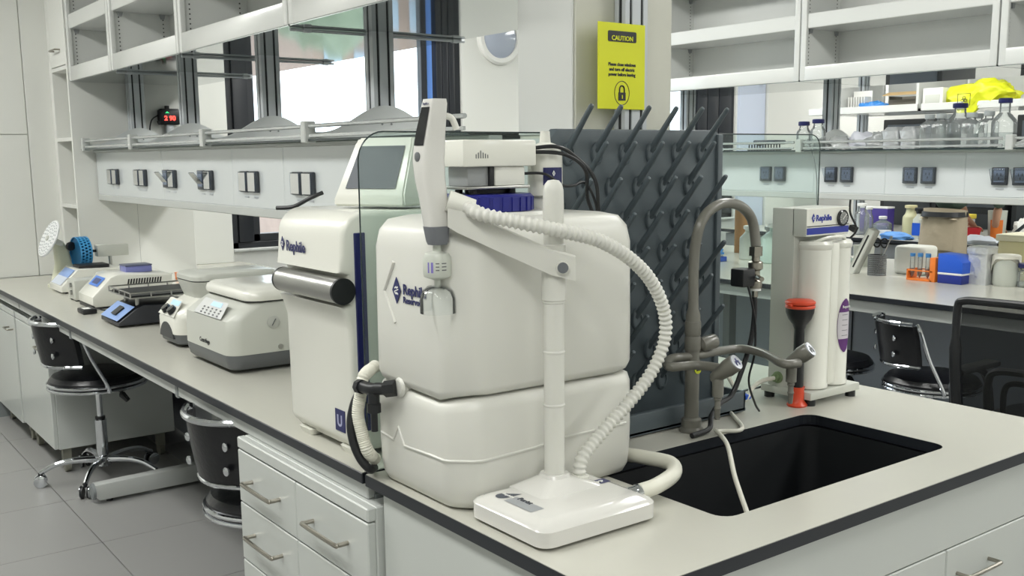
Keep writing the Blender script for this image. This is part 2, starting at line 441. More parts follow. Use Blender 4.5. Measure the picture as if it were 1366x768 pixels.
# ================================================================== LAB BENCHES
def bench_top(name, label, x0, x1, y0, y1, group=None, hole=None):
    t = thing(name, label, 'worktop', ((x0+x1)/2, (y0+y1)/2, TOP-0.03), group=group)
    th = 0.026
    b = new()
    if hole:
        outer = [(x0, y0), (x1, y0), (x1, y1), (x0, y1)]
        hx0, hx1, hy0, hy1, r = hole
        inner = rrect((hx0+hx1)/2, (hy0+hy1)/2, hx1-hx0, hy1-hy0, r, 5)
        def build(b, z0, z1, e):
            o = [(x0+e, y0+e), (x1-e, y0+e), (x1-e, y1-e), (x0+e, y1-e)]
            fs = []
            for z in (z0, z1):
                ov = [b.verts.new((p[0], p[1], z)) for p in o]; iv = [b.verts.new((p[0], p[1], z)) for p in inner]
                fs.append((ov, iv))
                es = [b.edges.new((ov[k], ov[(k+1) % 4])) for k in range(4)]+[b.edges.new((iv[k], iv[(k+1) % len(iv)])) for k in range(len(iv))]
                bmesh.ops.triangle_fill(b, use_beauty=True, edges=es)
            for k in range(4): b.faces.new((fs[0][0][k], fs[0][0][(k+1) % 4], fs[1][0][(k+1) % 4], fs[1][0][k]))
            n = len(inner)
            for k in range(n): b.faces.new((fs[0][1][k], fs[0][1][(k+1) % n], fs[1][1][(k+1) % n], fs[1][1][k]))
        build(b, TOP-th, TOP-0.001, 0)
        obj('black_core', b, blackedge, t, smooth=0)
        b = new(); build(b, TOP-0.001, TOP, 0.0015); obj('laminate_surface', b, topm, t, smooth=0)
    else:
        box(b, x0, x1, y0, y1, TOP-th, TOP-0.001, 0.002, seg=1); obj('black_core', b, blackedge, t)
        b = new(); box(b, x0+.0015, x1-.0015, y0+.0015, y1-.0015, TOP-0.001, TOP); obj('laminate_surface', b, topm, t, smooth=0)
    return t
BX0, BX1 = 0.97, 2.49
SK = (1.36, 2.11, 1.19, 1.575, 0.035)
bench_top('wet_worktop', 'pale worktop with black edge and the sink cut into it, nearest the camera', BX0, BX1, 1.062, 1.838, hole=SK)
bench_top('dry_worktop', 'long pale worktop with black edge running back to the end wall under the centrifuges', BX0, BX1, 1.852, 6.33)
# sink basin
t = thing('sink', 'rectangular black sink sunk in the pale worktop', 'sink', ((SK[0]+SK[1])/2, (SK[2]+SK[3])/2, TOP-0.29))
b = new(); cx, cy, sw, sd = (SK[0]+SK[1])/2, (SK[2]+SK[3])/2, SK[1]-SK[0], SK[3]-SK[2]
rs = []
for z, e, r in ((TOP-.03, -.015, .05), (TOP-.29, -.015, .05), (TOP-.29, .012, .05), (TOP-.03, .002, .04), (TOP-.25, .008, .045), (TOP-.262, .03, .04), (TOP-.268, sd/2-.03, .02)):
    rs.append([(x, y, z) for x, y in rrect(cx, cy, sw-2*e if e < .1 else .1, sd-2*e, r if e < .1 else .02, 5)])
b = new(); loft(b, [rs[0], rs[1]], cap=False); loft(b, [rs[0], rs[3], rs[4], rs[5], rs[6]], cap=False)
b.faces.new([b.verts.new(p) for p in rs[6]]); obj('basin', b, sinkm, t)
b = new(); cyl(b, (cx, cy, TOP-.267), (cx, cy, TOP-.262), .035); cyl(b, (cx, cy, TOP-.262), (cx, cy, TOP-.255), .012); obj('drain', b, chrome, t)

# under-bench furniture -----------------------------------------------------------------
def handle(b, p0, p1, out, r=0.0045):
    p0, p1, out = Vector(p0), Vector(p1), Vector(out)
    d = (p1-p0).normalized()*0.012
    tube(b, [p0, p0+out*.8, p0+out+d, p1+out-d, p1+out*.8, p1], r, 8, k=4)
# wet bench base cabinet
t = thing('sink_cabinet', 'white base cabinet with plain end panel and drawers beneath the sink worktop', 'cabinet', (1.73, 1.45, 0))
b = new(); box(b, 1.0, 2.44, 1.105, 1.795, 0.08, .44); box(b, 1.0, 1.02, 1.105, 1.795, .44, TOP-.027); box(b, 2.42, 2.44, 1.105, 1.795, .44, TOP-.027); box(b, 1.02, 2.42, 1.775, 1.795, .44, TOP-.027); obj('carcass', b, cabm, t, smooth=0)
b = new(); box(b, 0.985, 1.0, 1.10, 1.79, 0.1, TOP-.029, 0.002, seg=1); obj('side_panel', b, cabm, t)
b = new(); box(b, 1.04, 2.4, 1.14, 1.78, 0.0, 0.08); obj('plinth', b, grey, t, smooth=0)
b = new(); box(b, 1.0, 2.44, 1.085, 1.105, 0.630, TOP-.029, 0.002, seg=1); obj('apron_panel', b, cabm, t)
for (x0, x1) in ((1.0, 1.235), (1.238, 1.939), (1.942, 2.44)):
    b = new(); box(b, x0, x1, 1.085, 1.105, 0.447, 0.627, 0.0025, seg=1); dr = obj('drawer_front', b, cabm, t)
    m_ = (x0+x1)/2 if x0 > 1.9 else (x0+x1)/2
    b = new(); c0 = 2.05 if x0 > 1.9 else m_
    handle(b, (c0-.065, 1.085, .565), (c0+.065, 1.085, .565), (0, -.03, 0)); obj('handle', b, nickel, dr)
    b = new(); box(b, x0, x1, 1.085, 1.105, 0.1, 0.444, 0.0025, seg=1); dr = obj('cabinet_door', b, cabm, t)
    b = new(); handle(b, (m_-.065, 1.085, .38), (m_+.065, 1.085, .38), (0, -.03, 0)); obj('handle', b, nickel, dr)
# steel frame of the dry bench
t = thing('bench_frame', 'grey steel underframe with floor feet carrying the long worktop', 'bench frame', (1.73, 4.1, 0))
segs = [(1.858, 3.07), (3.09, 4.39), (4.42, 5.4), (5.42, 6.3)]
for a, c in segs:
    b = new(); box(b, 0.985, 1.005, a, c, 0.735, TOP-.028, 0.003, seg=1); obj('apron_rail', b, lgrey, t)
b = new(); box(b, 1.0, 2.46, 1.86, 6.3, 0.74, TOP-.028); obj('top_frame', b, grey, t, smooth=0)
for y in (3.08, 4.405):
    b = new(); box(b, 0.982, 1.02, y-.012, y+.012, 0.73, TOP-.028, .002, seg=1); obj('joint_cover', b, grey, t)
yleg = 4.44
b = new(); prism(b, [(1.04, .03), (1.055, .015), (1.60, .015), (1.60, .095), (1.04, .085)], 'y', yleg-.03, yleg+.03, 0.005); obj('foot_rail', b, lgrey, t)
b = new(); lathe(b, [(0, 0), (.036, 0.0), (.034, .012), (0, .016)], 16, (1.04, yleg, .052), axis=(-1, 0, 0)); obj('end_cap', b, grey, t)
b = new(); cyl(b, (1.10, yleg, 0), (1.10, yleg, .015), .014); obj('levelling_foot', b, blackp, t)
b = new(); box(b, 1.58, 1.64, yleg-.03, yleg+.03, .02, .74, .004, seg=1); obj('frame_leg', b, lgrey, t)
b = new(); box(b, 1.70, 1.73, 1.86, 6.30, .02, .735); obj('spine_panel', b, slate, t, smooth=0)
b = new(); box(b, 1.655, 1.675, 3.3, 5.0, .05, .70, .003, seg=1); obj('modesty_panel', b, mat('modesty_grey', (172, 176, 180), .35), t)
b = new(); box(b, 1.0, 1.045, 1.852, 1.90, 0.0, .745, .002, seg=1); obj('frame_leg', b, grey, t)

def caster(b, x, y, r=0.032, mi=0):
    cyl(b, (x-.012, y, r), (x+.012, y, r), r, n=14, mi=mi)
def pedestal(name, label, x0, x1, y0, y1, z0, z1, cols, rows, hnd, group=None, doors=False):
    t = thing(name, label, 'drawer unit' if not doors else 'cabinet', ((x0+x1)/2, (y0+y1)/2, 0), group=group)
    b = new(); box(b, x0+.02, x1, y0, y1, z0, z1, .003, seg=1); obj('carcass', b, cabm, t)
    b = new(); box(b, x0, x0+.022, y0, y1, z1-.03, z1, .003, seg=1); obj('top_rail', b, cabm, t)
    zt = z1-.032
    for a, c in cols:
        zz = zt
        for h in rows:
            b = new(); box(b, x0, x0+.02, a+.0015, c-.0015, zz-h+.0015, zz-.0015, .0025, seg=1)
            d = obj('cabinet_door' if doors else 'drawer_front', b, cabm, t)
            if doors:
                for yy in hnd: pass
                b = new(); m_ = (a+c)/2; handle(b, (x0, a+.04, zz-.07), (x0, a+.14, zz-.07), (-.03, 0, 0)); obj('handle', b, nickel, d)
            else:
                b = new(); m_ = (a+c)/2; handle(b, (x0, m_-.085, zz-min(.07, h/2)), (x0, m_+.085, zz-min(.07, h/2)), (-.03, 0, 0), .0055); obj('handle', b, nickel, d)
            zz -= h
    for (cx_, cy_) in ((x0+.06, y0+.05), (x0+.06, y1-.05), (x1-.06, y0+.05), (x1-.06, y1-.05)):
        b = new(); caster(b, cx_, cy_, .03); box(b, cx_-.018, cx_+.018, cy_-.02, cy_+.02, .05, z0); obj('caster', b, mat('caster_grey', (130, 130, 118), .5), t)
    return t
pedestal('drawer_pedestal', 'white two-column drawer pedestal with bar handles under the worktop end', .955, 1.50, 1.805, 2.52, .09, .735,
         [(1.805, 2.163), (2.163, 2.52)], [.145, .16, .29], None)
pedestal('storage_cabinet', 'grey-white mobile door cabinet under the far bench part, beside the first stool', 1.0, 1.56, 4.95, 5.62, .12, .70,
         [(4.95, 5.62)], [.545], (0,), doors=True)
pedestal('storage_cabinet', 'grey-white mobile cabinet under the bench against the end wall, furthest left', 1.0, 1.56, 5.66, 6.30, .10, .70,
         [(5.66, 6.30)], [.565], (0,), doors=True)

# ================================================================== UPPER STRUCTURES
def post(b, cx, y, z0, z1, wx=.082, wy=.06):
    """aluminium T-slot post: two open grooves on the broad faces, one on each narrow face"""
    box(b, cx-wx/2+.004, cx+wx/2-.004, y-wy/2+.004, y+wy/2-.004, z0, z1, mi=1)
    for x0, x1 in ((-wx/2, -wx*.3), (-wx*.19, wx*.19), (wx*.3, wx/2)):
        for s in (-1, 1):
            ys = sorted((y+s*wy/2, y+s*.006))
            box(b, cx+x0, cx+x1, ys[0], ys[1], z0, z1, .0012, mi=0, seg=1)
def bell_plate(b, cx, y, z0, half, h, t=.006):
    pts = [(cx-half, z0)]
    for i in range(25):
        u = -1+2*i/24
        s = 0.5*(1+math.cos(PI*min(1, abs(u)/0.86)))
        pts.append((cx+u*half, z0+.024+(h-.024)*s))
    pts.append((cx+half, z0))
    prism(b, pts, 'y', y-t/2, y+t/2)
def shelf_unit(name, label, cx, half, y0, y1, zp0, zp1, joints, posts_y, ztop, side_n, brackets, group=None, half_box=.23):
    """service box with a glass reagent shelf, guard rails and brackets, carried by posts"""
    t = thing(name, label, 'service shelf', (cx, (y0+y1)/2, zp0), group=group)
    xf, xr = cx-half_box, cx+half_box
    js = [y0]+list(joints)+[y1]
    for a, c in zip(js, js[1:]):
        b = new(); box(b, xf, xf+.012, a+.0012, c-.0012, zp0+.012, zp1-.012, .0015, seg=1); obj('front_panel', b, panelm, t)
    b = new(); box(b, xf+.002, xr, y0, y1, zp0, zp1-.01); obj('box_core', b, panelm, t, smooth=0)
    b = new(); box(b, xf-.004, xf+.05, y0, y1, zp0-.022, zp0+.010, .003, seg=1); obj('lower_rail', b, lgrey, t)
    b = new(); box(b, xf-.012, xf+.03, y0, y1, zp1-.012, zp1+.002, .002, seg=1); box(b, xr-.03, xr+.012, y0, y1, zp1-.012, zp1+.002, .002, seg=1)
    obj('top_rail', b, lgrey, t)
    b = new(); box(b, cx-half, cx+half, y0, y1, zp1+.002, zp1+.008); obj('glass_shelf', b, shelfglass, t, smooth=0)
    b = new(); box(b, cx-half-.001, cx-half+.0015, y0, y1, zp1+.0015, zp1+.0085); obj('glass_edge', b, darkedge, t, smooth=0)
    for y in posts_y:
        b = new(); post(b, cx, y, zp1+.008, ztop); obj('post', b, [alum, groove], t, smooth=0)
    bs = sorted(brackets)
    for y in bs:
        b = new(); bell_plate(b, cx, y-.035, zp1+.008, half-.015, .115); o = obj('bracket_plate', b, mat('bracket_grey', (214, 218, 217), .4), t)
        b = new()
        for s in (-.018, .018): cyl(b, (cx+s, y-.039, zp1+.06), (cx+s, y-.041, zp1+.06), .004, n=8)
        obj('screw', b, grey, o)
        b = new(); box(b, cx-half-.012, cx-half+.028, y-.052, y-.018, zp1-.004, zp1+.066, .003, seg=1); obj('rail_clip', b, lgrey, o)
    ends = [y0+.02]+bs+[y1-.02]
    for a, c in zip(ends, ends[1:]):
        b = new()
        for z in (zp1+.05,): cyl(b, (cx-half+.002, a, z), (cx-half+.002, c-.06, z), .0065, n=10)
        box(b, cx-half-.003, cx-half+.004, a, c-.06, zp1+.014, zp1+.024, .001, seg=1)
        obj('guard_rail', b, mat('rail_silver', (200, 204, 204), .2, .6), t)
    return t
ZP0, ZP1 = 1.262, 1.512
CX1 = 1.755
shelf_unit('service_shelf', 'silver-white socket box with glass reagent shelf and guard rails above the long near bench', CX1, .30, 2.14, 5.92, ZP0, ZP1,
           [2.5, 3.44, 3.93, 4.80], [3.12, 4.06, 5.03, 5.89], 1.882, 8, [3.12, 4.06, 5.03, 5.89], half_box=.225)
# sockets
def socket(name_label, x, y, z, open_cover, group, first=[None]):
    if first[0] is None:
        t = thing('socket_outlet', name_label, 'socket', (x, y, z), group=group, world=False)
        b = new(); box(b, -.012, 0, -.039, .039, -.041, .041, .004); obj('socket_body', b, mat('socket_grey', (56, 61, 67), .3), t)
        b = new(); box(b, -.0145, -.012, -.026, .026, -.028, .028, .002, seg=1); box(b, -.0145, -.0115, -.026, .026, .031, .036)
        for yy, zz in ((-.009, .008), (.009, .008), (0, -.01)): box(b, -.0152, -.0144, yy-.002, yy+.002, zz-.006, zz+.006, mi=1)
        obj('socket_face', b, [mat('socket_face', (108, 120, 140), .3), blackp], t)
        b = new(); box(b, -.019, -.0165, -.036, .036, -.038, .038, .003, seg=1); obj('clear_cover', b, thin_glass('cover_clear', (.86, .89, .92), .12, .05, .04), t)
        b = new(); box(b, -.0006, 0.0, -.02, .02, -.062, -.056); obj('rating_label', b, mat('socket_label', (165, 170, 174), .6), t, smooth=0)
        first[0] = t
    else: t = dup(first[0], (x, y, z), 0, name_label, group)
    return t
near_y = [5.58, 5.11, 4.68, 4.22, 3.745, 3.265, 2.80, 2.33]
words = ['furthest', 'second furthest', 'third furthest', 'fourth furthest', 'fifth furthest', 'nearest visible', 'hidden behind the water purifier', 'closest to the glass screen']
lifted = []
for k, y in enumerate(near_y[:7]):
    for s, side in ((.046, 'left'), (-.046, 'right')):
        o = socket('%s one of the %s socket pair on the near silver-white box' % (side, words[k]), CX1-.226, y+s, 1.372, False, 'covered sockets on the near service box')
        if (k, side) in ((2, 'left'), (3, 'left')): lifted.append(o)
for o in lifted:
    for ch in o.children:
        if ch.name.startswith('clear_cover'):
            ch.rotation_euler = (0, 0, math.radians(0)); ch.location = (-.012, .0, .012); ch.rotation_euler = (0, math.radians(-38), 0)
for k, y in enumerate([4.66, 4.24, 3.765, 3.325, 2.855, 2.395, 1.93]):
    for s, side in ((.05, 'left'), (-.05, 'right')):
        o = socket('%s socket of the %s pair from the left on the far white service box' % (side, ['first', 'second', 'third', 'fourth', 'fifth', 'sixth', 'seventh'][k]), 4.648, y+s, 1.345, False, 'covered sockets on the far service box')
        if k >= 5 or (k == 3 and side == 'left'):
            for ch in o.children:
                if ch.name.startswith('clear_cover'): ch.location = (-.008, 0, .006); ch.rotation_euler = (0, math.radians(-22), 0)

# overhead cabinets ----------------------------------------------------------------------
holes = mat('peg_hole', (60, 62, 62), .8)
def wall_cabinet(name, label, x0, x1, y0, y1, z0, z1, group, shelf=True, hole_mat=holes, divider=None):
    t = thing(name, label, 'cabinet', ((x0+x1)/2, (y0+y1)/2, z0), group=group)
    a, c = y0+.004, y1-.004; rail = .075
    for (p, q, n) in ((a, a+.018, 'side_panel'), (c-.018, c, 'side_panel')):
        b = new(); box(b, x0+.02, x1, p, q, z0+.006, z1, .001, seg=1); obj(n, b, steelw, t)
    xb = divider or x1
    b = new(); box(b, xb-.012, xb, a+.018, c-.018, z0+.03, z1); obj('back_panel', b, steelw, t, smooth=0)
    b = new(); box(b, x0+.02, xb, a+.018, c-.018, z0+rail-.012, z0+rail-.002); obj('bottom_panel', b, steelw, t, smooth=0)
    b = new(); box(b, x0+.02, xb, a, c, z1-.02, z1); obj('top_panel', b, steelw, t, smooth=0)
    if x1-xb > .01:
        b = new(); box(b, xb, x1, a+.018, c-.018, z0+.006, z1); obj('rear_body', b, steelw, t, smooth=0)
    # front frame
    b = new(); box(b, x0, x0+.022, a, a+.034, z0, z1, .004); box(b, x0, x0+.022, c-.034, c, z0, z1, .004)
    box(b, x0, x0+.022, a+.03, c-.03, z0, z0+rail, .004); box(b, x0, x0+.022, a+.03, c-.03, z1-.05, z1, .004)
    obj('front_frame', b, steelw, t)
    # polished underside
    b = new(); box(b, x0+.004, x1+(.0 if divider else 0), a, c, z0-.003, z0+.006); obj('glossy_underside', b, mirror, t, smooth=0)
    zs = z0+rail+.197
    while zs < z1-.12:
        b = new(); box(b, x0+.024, xb-.014, a+.02, c-.02, zs, zs+.018); box(b, x0+.01, x0+.026, a+.034, c-.034, zs, zs+.075, .003, seg=1)
        s = obj('shelf', b, steelw, t)
        b = new()
        for xx in (x0+.05, xb-.05):
            for yy in (a+.019, c-.019-.012): 
                prism(b, [(xx-.014, zs), (xx+.014, zs), (xx+.008, zs-.022), (xx-.006, zs-.022)], 'y', yy, yy+.012)
        obj('shelf_clip', b, mgrey, s)
        zs += .30
    b = new()
    z = z0+rail+.02
    while z < z1-.06:
        for xx in (x0+.045, xb-.045):
            box(b, xx-.0028, xx+.0028, c-.0192, c-.0183, z-.0028, z+.0028)
        z += .019
    obj('peg_holes', b, hole_mat, t, smooth=0, stuff=True)
    return t
n1 = ['overhead white open cabinet above the near bench, first from the column', 'overhead white open cabinet above the near bench, second from the column', 'overhead white open cabinet above the near bench, third from the column', 'overhead white open cabinet above the near bench, against the tall end unit']
for (y0, y1), lab in zip(((2.14, 3.11), (3.11, 4.15), (4.15, 5.12), (5.12, 5.92)), n1):
    wall_cabinet('overhead_cabinet', lab, 1.42, 2.11, y0, y1, 1.882, 2.66, 'overhead cabinets over the near bench', divider=1.72)
n2 = ['far overhead open cabinet, rightmost, cut by the picture edge', 'far overhead open cabinet with the widest view of its shelf, second from the right', 'far overhead open cabinet just right of the white column', 'far overhead cabinet hidden behind the white column']
Z2 = 1.842
for (y0, y1), lab in zip(((1.34, 2.44), (2.44, 3.53), (3.53, 4.62), (4.62, 5.7)), n2):
    wall_cabinet('overhead_cabinet', lab, 4.545, 5.22, y0, y1, Z2, 2.60, 'overhead cabinets over the second bench', divider=4.87)
# cross rods under the near cabinets
t = thing('cross_rods', 'thin metal cross rods fixed under the overhead cabinets above the long bench', 'rods', (1.75, 4.1, 1.86))
for y in (3.14, 4.18, 5.10):
    b = new(); cyl(b, (1.44, y, 1.873), (2.12, y, 1.873), .0055, n=8)
    for x in (1.5, 2.08): box(b, x-.014, x+.014, y-.01, y+.01, 1.866, 1.879, .002, seg=1)
    obj('rod', b, alum, t)

# second and third bench upper structure
shelf_unit('service_shelf', 'white socket box with glass reagent shelf full of bottles above the second bench', 4.88, .32, .9, 5.9, 1.235, 1.468,
           [2.62, 3.05, 3.49, 4.45], [2.40, 3.56, 4.66, 5.7], 1.842, 8, [2.40, 3.56, 4.66], half_box=.23)

# column unit with the caution sign
t = thing('white_column', 'white clad column at the end of the near overhead cabinets, behind the caution sign', 'column', (1.765, 2.0, TOP))
b = new(); box(b, 1.603, 1.93, 1.902, 2.125, TOP, CEIL, .003, seg=1); obj('cladding', b, mat('column_cladding', (206, 206, 194), .3, coat=.2), t)
b = new(); box(b, 1.597, 1.603, 1.905, 2.122, 1.512, CEIL, .002, seg=1); obj('side_cladding', b, steelw, t)
b = new(); post(b, 1.765, 1.880, ZP1-.2, CEIL-.01, .075, .04); obj('post', b, [alum, groove], t, smooth=0)
# near bench box continues round the column
b = new(); box(b, 1.56, 1.95, 1.90, 2.14, ZP0, ZP1-.01); obj('service_box_end', b, panelm, t, smooth=0)

# tall end unit at the end wall
t = thing('tall_end_unit', 'tall white end unit with open side niches standing on the bench at the end wall', 'shelving', (1.74, 6.13, TOP))
ux0, ux1, uy0, uy1 = 1.415, 2.06, 5.93, WY-.012
b = new(); box(b, ux0, ux1, uy0, uy0+.02, TOP, CEIL, .002, seg=1); 
obj('front_panel', b, wallm, t)
b = new(); box(b, 1.7375, 1.7385, uy0-.0006, uy0+.001, TOP, CEIL); obj('panel_joint', b, grey, t, smooth=0)
b = new(); box(b, ux0+.25, ux1, uy0+.02, uy1, TOP, CEIL); obj('core', b, wallm, t, smooth=0)
b = new(); box(b, ux0, ux0+.25, uy1-.06, uy1, TOP, CEIL, .002, seg=1); obj('rear_stile', b, wallm, t)
for z in (1.195, 1.565, 1.95):
    b = new(); box(b, ux0, ux0+.25, uy0+.02, uy1-.06, z, z+.02, .001, seg=1); obj('shelf', b, wallm, t)
b = new(); box(b, ux0, ux0+.25, uy0+.02, uy1-.06, TOP, .93, .001, seg=1); obj('bottom_block', b, wallm, t)
b = new(); box(b, ux0, ux0+.018, uy0+.022, uy1-.062, 1.975, CEIL-.05, .002, seg=1); d = obj('door', b, wallm, t)
b = new(); handle(b, (ux0, uy0+.12, 2.06), (ux0, uy0+.25, 2.06), (-.028, 0, 0)); obj('handle', b, nickel, d)

# second bench body
bench_top('far_worktop', 'pale worktop with black edge of the second bench across the aisle', 4.105, 5.66, .3, 6.3)
t = thing('far_bench_frame', 'grey underframe and spine panels beneath the second bench', 'bench frame', (4.88, 3.3, 0))
b = new(); box(b, 4.125, 4.145, .3, 6.3, .715, TOP-.028, .002, seg=1); obj('apron_rail', b, lgrey, t)
b = new(); box(b, 4.86, 4.90, .3, 6.3, .0, TOP-.03); obj('spine_panel', b, mat('spine_slate', (176, 184, 194), .4), t, smooth=0)
for y in (1.2, 2.22, 3.35, 4.4, 5.5):
    b = new(); box(b, 4.85, 4.86, y-.001, y+.001, .03, .74); obj('panel_joint', b, groove, t, smooth=0)
for y in (.35, 4.05, 6.2):
    b = new(); box(b, 4.17, 4.86, y-.025, y+.025, .04, .08); box(b, 4.6, 4.66, y-.025, y+.025, .05, .74); box(b, 4.2, 4.24, y-.02, y+.02, 0, .04); obj('frame_leg', b, grey, t, smooth=0)
# third bench: tops, cabinets, shelf boards
bench_top('rear_worktop', 'worktop of the third bench crowded with bottles behind the second bench', 6.9, 8.4, 1.4, 6.2)
t = thing('rear_bench_cabinet', 'grey-blue base cabinets under the third bench', 'cabinet', (7.65, 3.8, 0))
for i in range(8):
    b = new(); box(b, 6.97, 8.3, 1.45+i*.59, 1.45+i*.59+.585, .08, .76, .003, seg=1); obj('cabinet_body', b, mat('rear_cab', (176, 180, 184), .4), t)
b = new(); box(b, 7.05, 8.25, 1.45, 6.15, 0, .08); obj('plinth', b, grey, t, smooth=0)
t = thing('rear_shelf_rack', 'white two-tier shelf rack with posts above the third bench', 'shelving', (7.65, 3.8, 1.0))
for z, d_ in ((1.775, .3), ):
    for (y0, y1) in ((1.6, 3.2), (3.22, 4.50), (4.53, 5.24), (5.28, 5.55)):
        b = new(); box(b, 7.3, 8.0, y0, y1, z, z+.02); box(b, 7.29, 7.31, y0, y1, z, z+.055, .003, seg=1); obj('shelf_board', b, steelw, t)
        b = new(); box(b, 7.3, 7.99, y0, y0+.02, z, z+.62); box(b, 7.98, 8.0, y0, y1, z, z+.62); obj('shelf_side', b, steelw, t, smooth=0)
b = new(); box(b, 7.4, 7.9, 1.6, 5.5, 1.2, 1.44); obj('service_box', b, panelm, t, smooth=0)
for y in (3.21, 5.26):
    b = new(); post(b, 7.65, y, TOP, 2.4); obj('post', b, [alum, groove], t, smooth=0)
for k, (y0, y1, h) in enumerate(((5.05, 5.62, 1.76), (4.42, 5.0, 1.26), (3.75, 4.36, 1.76), (3.0, 3.7, 1.30))):
    t = thing('equipment_cabinet', ['dark equipment cabinet behind the third bench, furthest left', 'low dark equipment cabinet behind the third bench, second from the left', 'tall dark equipment cabinet behind the yellow bag', 'low dark equipment cabinet behind the third bench at the picture edge'][k], 'cabinet', (8.8, (y0+y1)/2, 0), group='dark equipment cabinets behind the third bench')
    b = new(); box(b, 8.5, 9.05, y0, y1, .0, h, .01); obj('cabinet_body', b, mat('equipment_dark', (58, 60, 62), .5), t)  # black-grey body colour of the equipment
    b = new(); box(b, 8.49, 8.5, y0+.05, y1-.05, h-.28, h-.05, .004); obj('front_window', b, mat('screen_slate', (104, 112, 122), .3), t)
    b = new(); box(b, 8.485, 8.5, y0+.05, y1-.05, .1, h-.34, .004); d = obj('front_door', b, mat('door_dark', (76, 80, 84), .5), t)
    b = new(); handle(b, (8.485, y1-.1, h-.5), (8.485, y1-.1, h-.42), (-.03, 0, 0)); obj('handle', b, nickel, d)

# glass splash screen between wet and dry bench
t = thing('glass_screen', 'clear greenish glass splash screen with dark polished edge standing across the bench', 'glass screen', (1.74, 1.845, TOP))
pts = [(.982, TOP+.002), (2.482, TOP+.002)]+arc(2.442, 1.472, .04, 0, 90, 6)+arc(1.042, 1.452, .06, 90, 180, 8)
b = new(); prism(b, pts, 'y', 1.842, 1.848); obj('glass', b, screen_glass, t, smooth=0)
b = new(); tube(b, [Vector((p[0], 1.845, p[1])) for p in pts[1:]+[pts[0]]], .0017, 6, smooth=False); obj('polished_edge', b, darkedge, t)

# ================================================================== WET BENCH OBJECTS
# --- reservoir tank
t = thing('water_tank', 'large white plastic water storage tank with octagonal body standing on the worktop corner', 'tank', (1.22, 1.655, TOP))
tx0, tx1, ty0, ty1 = .978, 1.448, 1.488, 1.834
def octo(e, ch):
    a, c, d, f = tx0+e, tx1-e, ty0+e, ty1-e
    out = []
    P8 = [(a+ch, d), (c-ch, d), (c, d+ch), (c, f-ch), (c-ch, f), (a+ch, f), (a, f-ch), (a, d+ch)]
    for i in range(8):                                  # round every corner a little
        p = Vector(P8[i]); q0 = (Vector(P8[i-1])-p).normalized()*.018; q1 = (Vector(P8[(i+1) % 8])-p).normalized()*.018
        for s in range(4):
            u = s/3; out.append(tuple((p+q0)*(1-u)**2+p*2*u*(1-u)+(p+q1)*u*u))
    return out
def seam_z(x, y):                                       # the joint between the two halves waves up and down
    u = (x-tx0)/(tx1-tx0); v = (y-ty0)/(ty1-ty0)
    return 1.0 + .010*math.sin(u*2.6*PI+.4) + .012*math.sin(v*2.4*PI+1.2)
def tank_half(levels):
    b = new(); rings = []
    for z, e, ch, f in levels:
        rings.append([(x, y, z+(seam_z(x, y)-1.0)*f) for x, y in octo(e, ch)])
    loft(b, rings, cap=False)
    for r, zc in ((rings[0], None), (rings[-1], None)):
        cx_ = sum(p[0] for p in r)/len(r); cy_ = sum(p[1] for p in r)/len(r); cz_ = sum(p[2] for p in r)/len(r)
        vs = [b.verts.new(p) for p in r]; cv = b.verts.new((cx_, cy_, cz_))
        for i in range(len(vs)): b.faces.new((vs[i], vs[(i+1) % len(vs)], cv))
    bmesh.ops.remove_doubles(b, verts=b.verts, dist=1e-5)
    return b
b = tank_half([(TOP, .026, .036, 0), (TOP+.006, .014, .038, 0), (TOP+.022, .006, .042, 0), (TOP+.05, .002, .046, 0), (TOP+.10, .0, .048, 0),
               (.975, .0, .05, .9), (.99, .004, .05, 1), (.996, .012, .05, 1)])
obj('lower_body', b, tankm, t, smooth=50)
b = tank_half([(1.0, .014, .05, 1), (1.006, .004, .05, 1), (1.02, .0, .05, .9), (1.12, .0, .05, .3), (1.285, .001, .05, 0), (1.318, .008, .046, 0), (1.338, .022, .042, 0), (1.345, .05, .035, 0)])
ub = obj('upper_body', b, tankm, t, smooth=50)
# embossed chevron ridges and logo on the aisle face
for (y, z, h) in ((1.70, 1.20, .06),):
    b = new()
    tube(b, [(tx0, y+.005, z+h), (tx0, y+.045, z), (tx0, y+.005, z-h)], .004, 8, smooth=False)
    obj('embossed_chevron', b, tankm, ub)
emblem((tx0-.0015, 1.695, 1.205), -Y, Z, .026, navy, paper, ub)
text('Rephile', .028, (tx0-.0012, 1.672, 1.200), -Y, Z, navy, ub, bold=.0006)
text('Reservoir', .018, (tx0-.0012, 1.672, 1.183), -Y, Z, navy, ub, bold=.0003)
b = new()
tube(b, [(tx0, 1.775, .905), (tx0, 1.725, .900), (tx0, 1.705, .930), (tx0, 1.682, .896), (tx0, 1.58, .900), (tx0, ty0+.052, .900), (tx0+.008, ty0+.040, .900), (tx0+.040, ty0+.008, .901), (tx0+.052, ty0, .902), (1.15, ty0, .905), (1.22, ty0, .912), (1.39, ty0, .914)], .003, 6, smooth=False)
obj('embossed_rib', b, tankm, t)
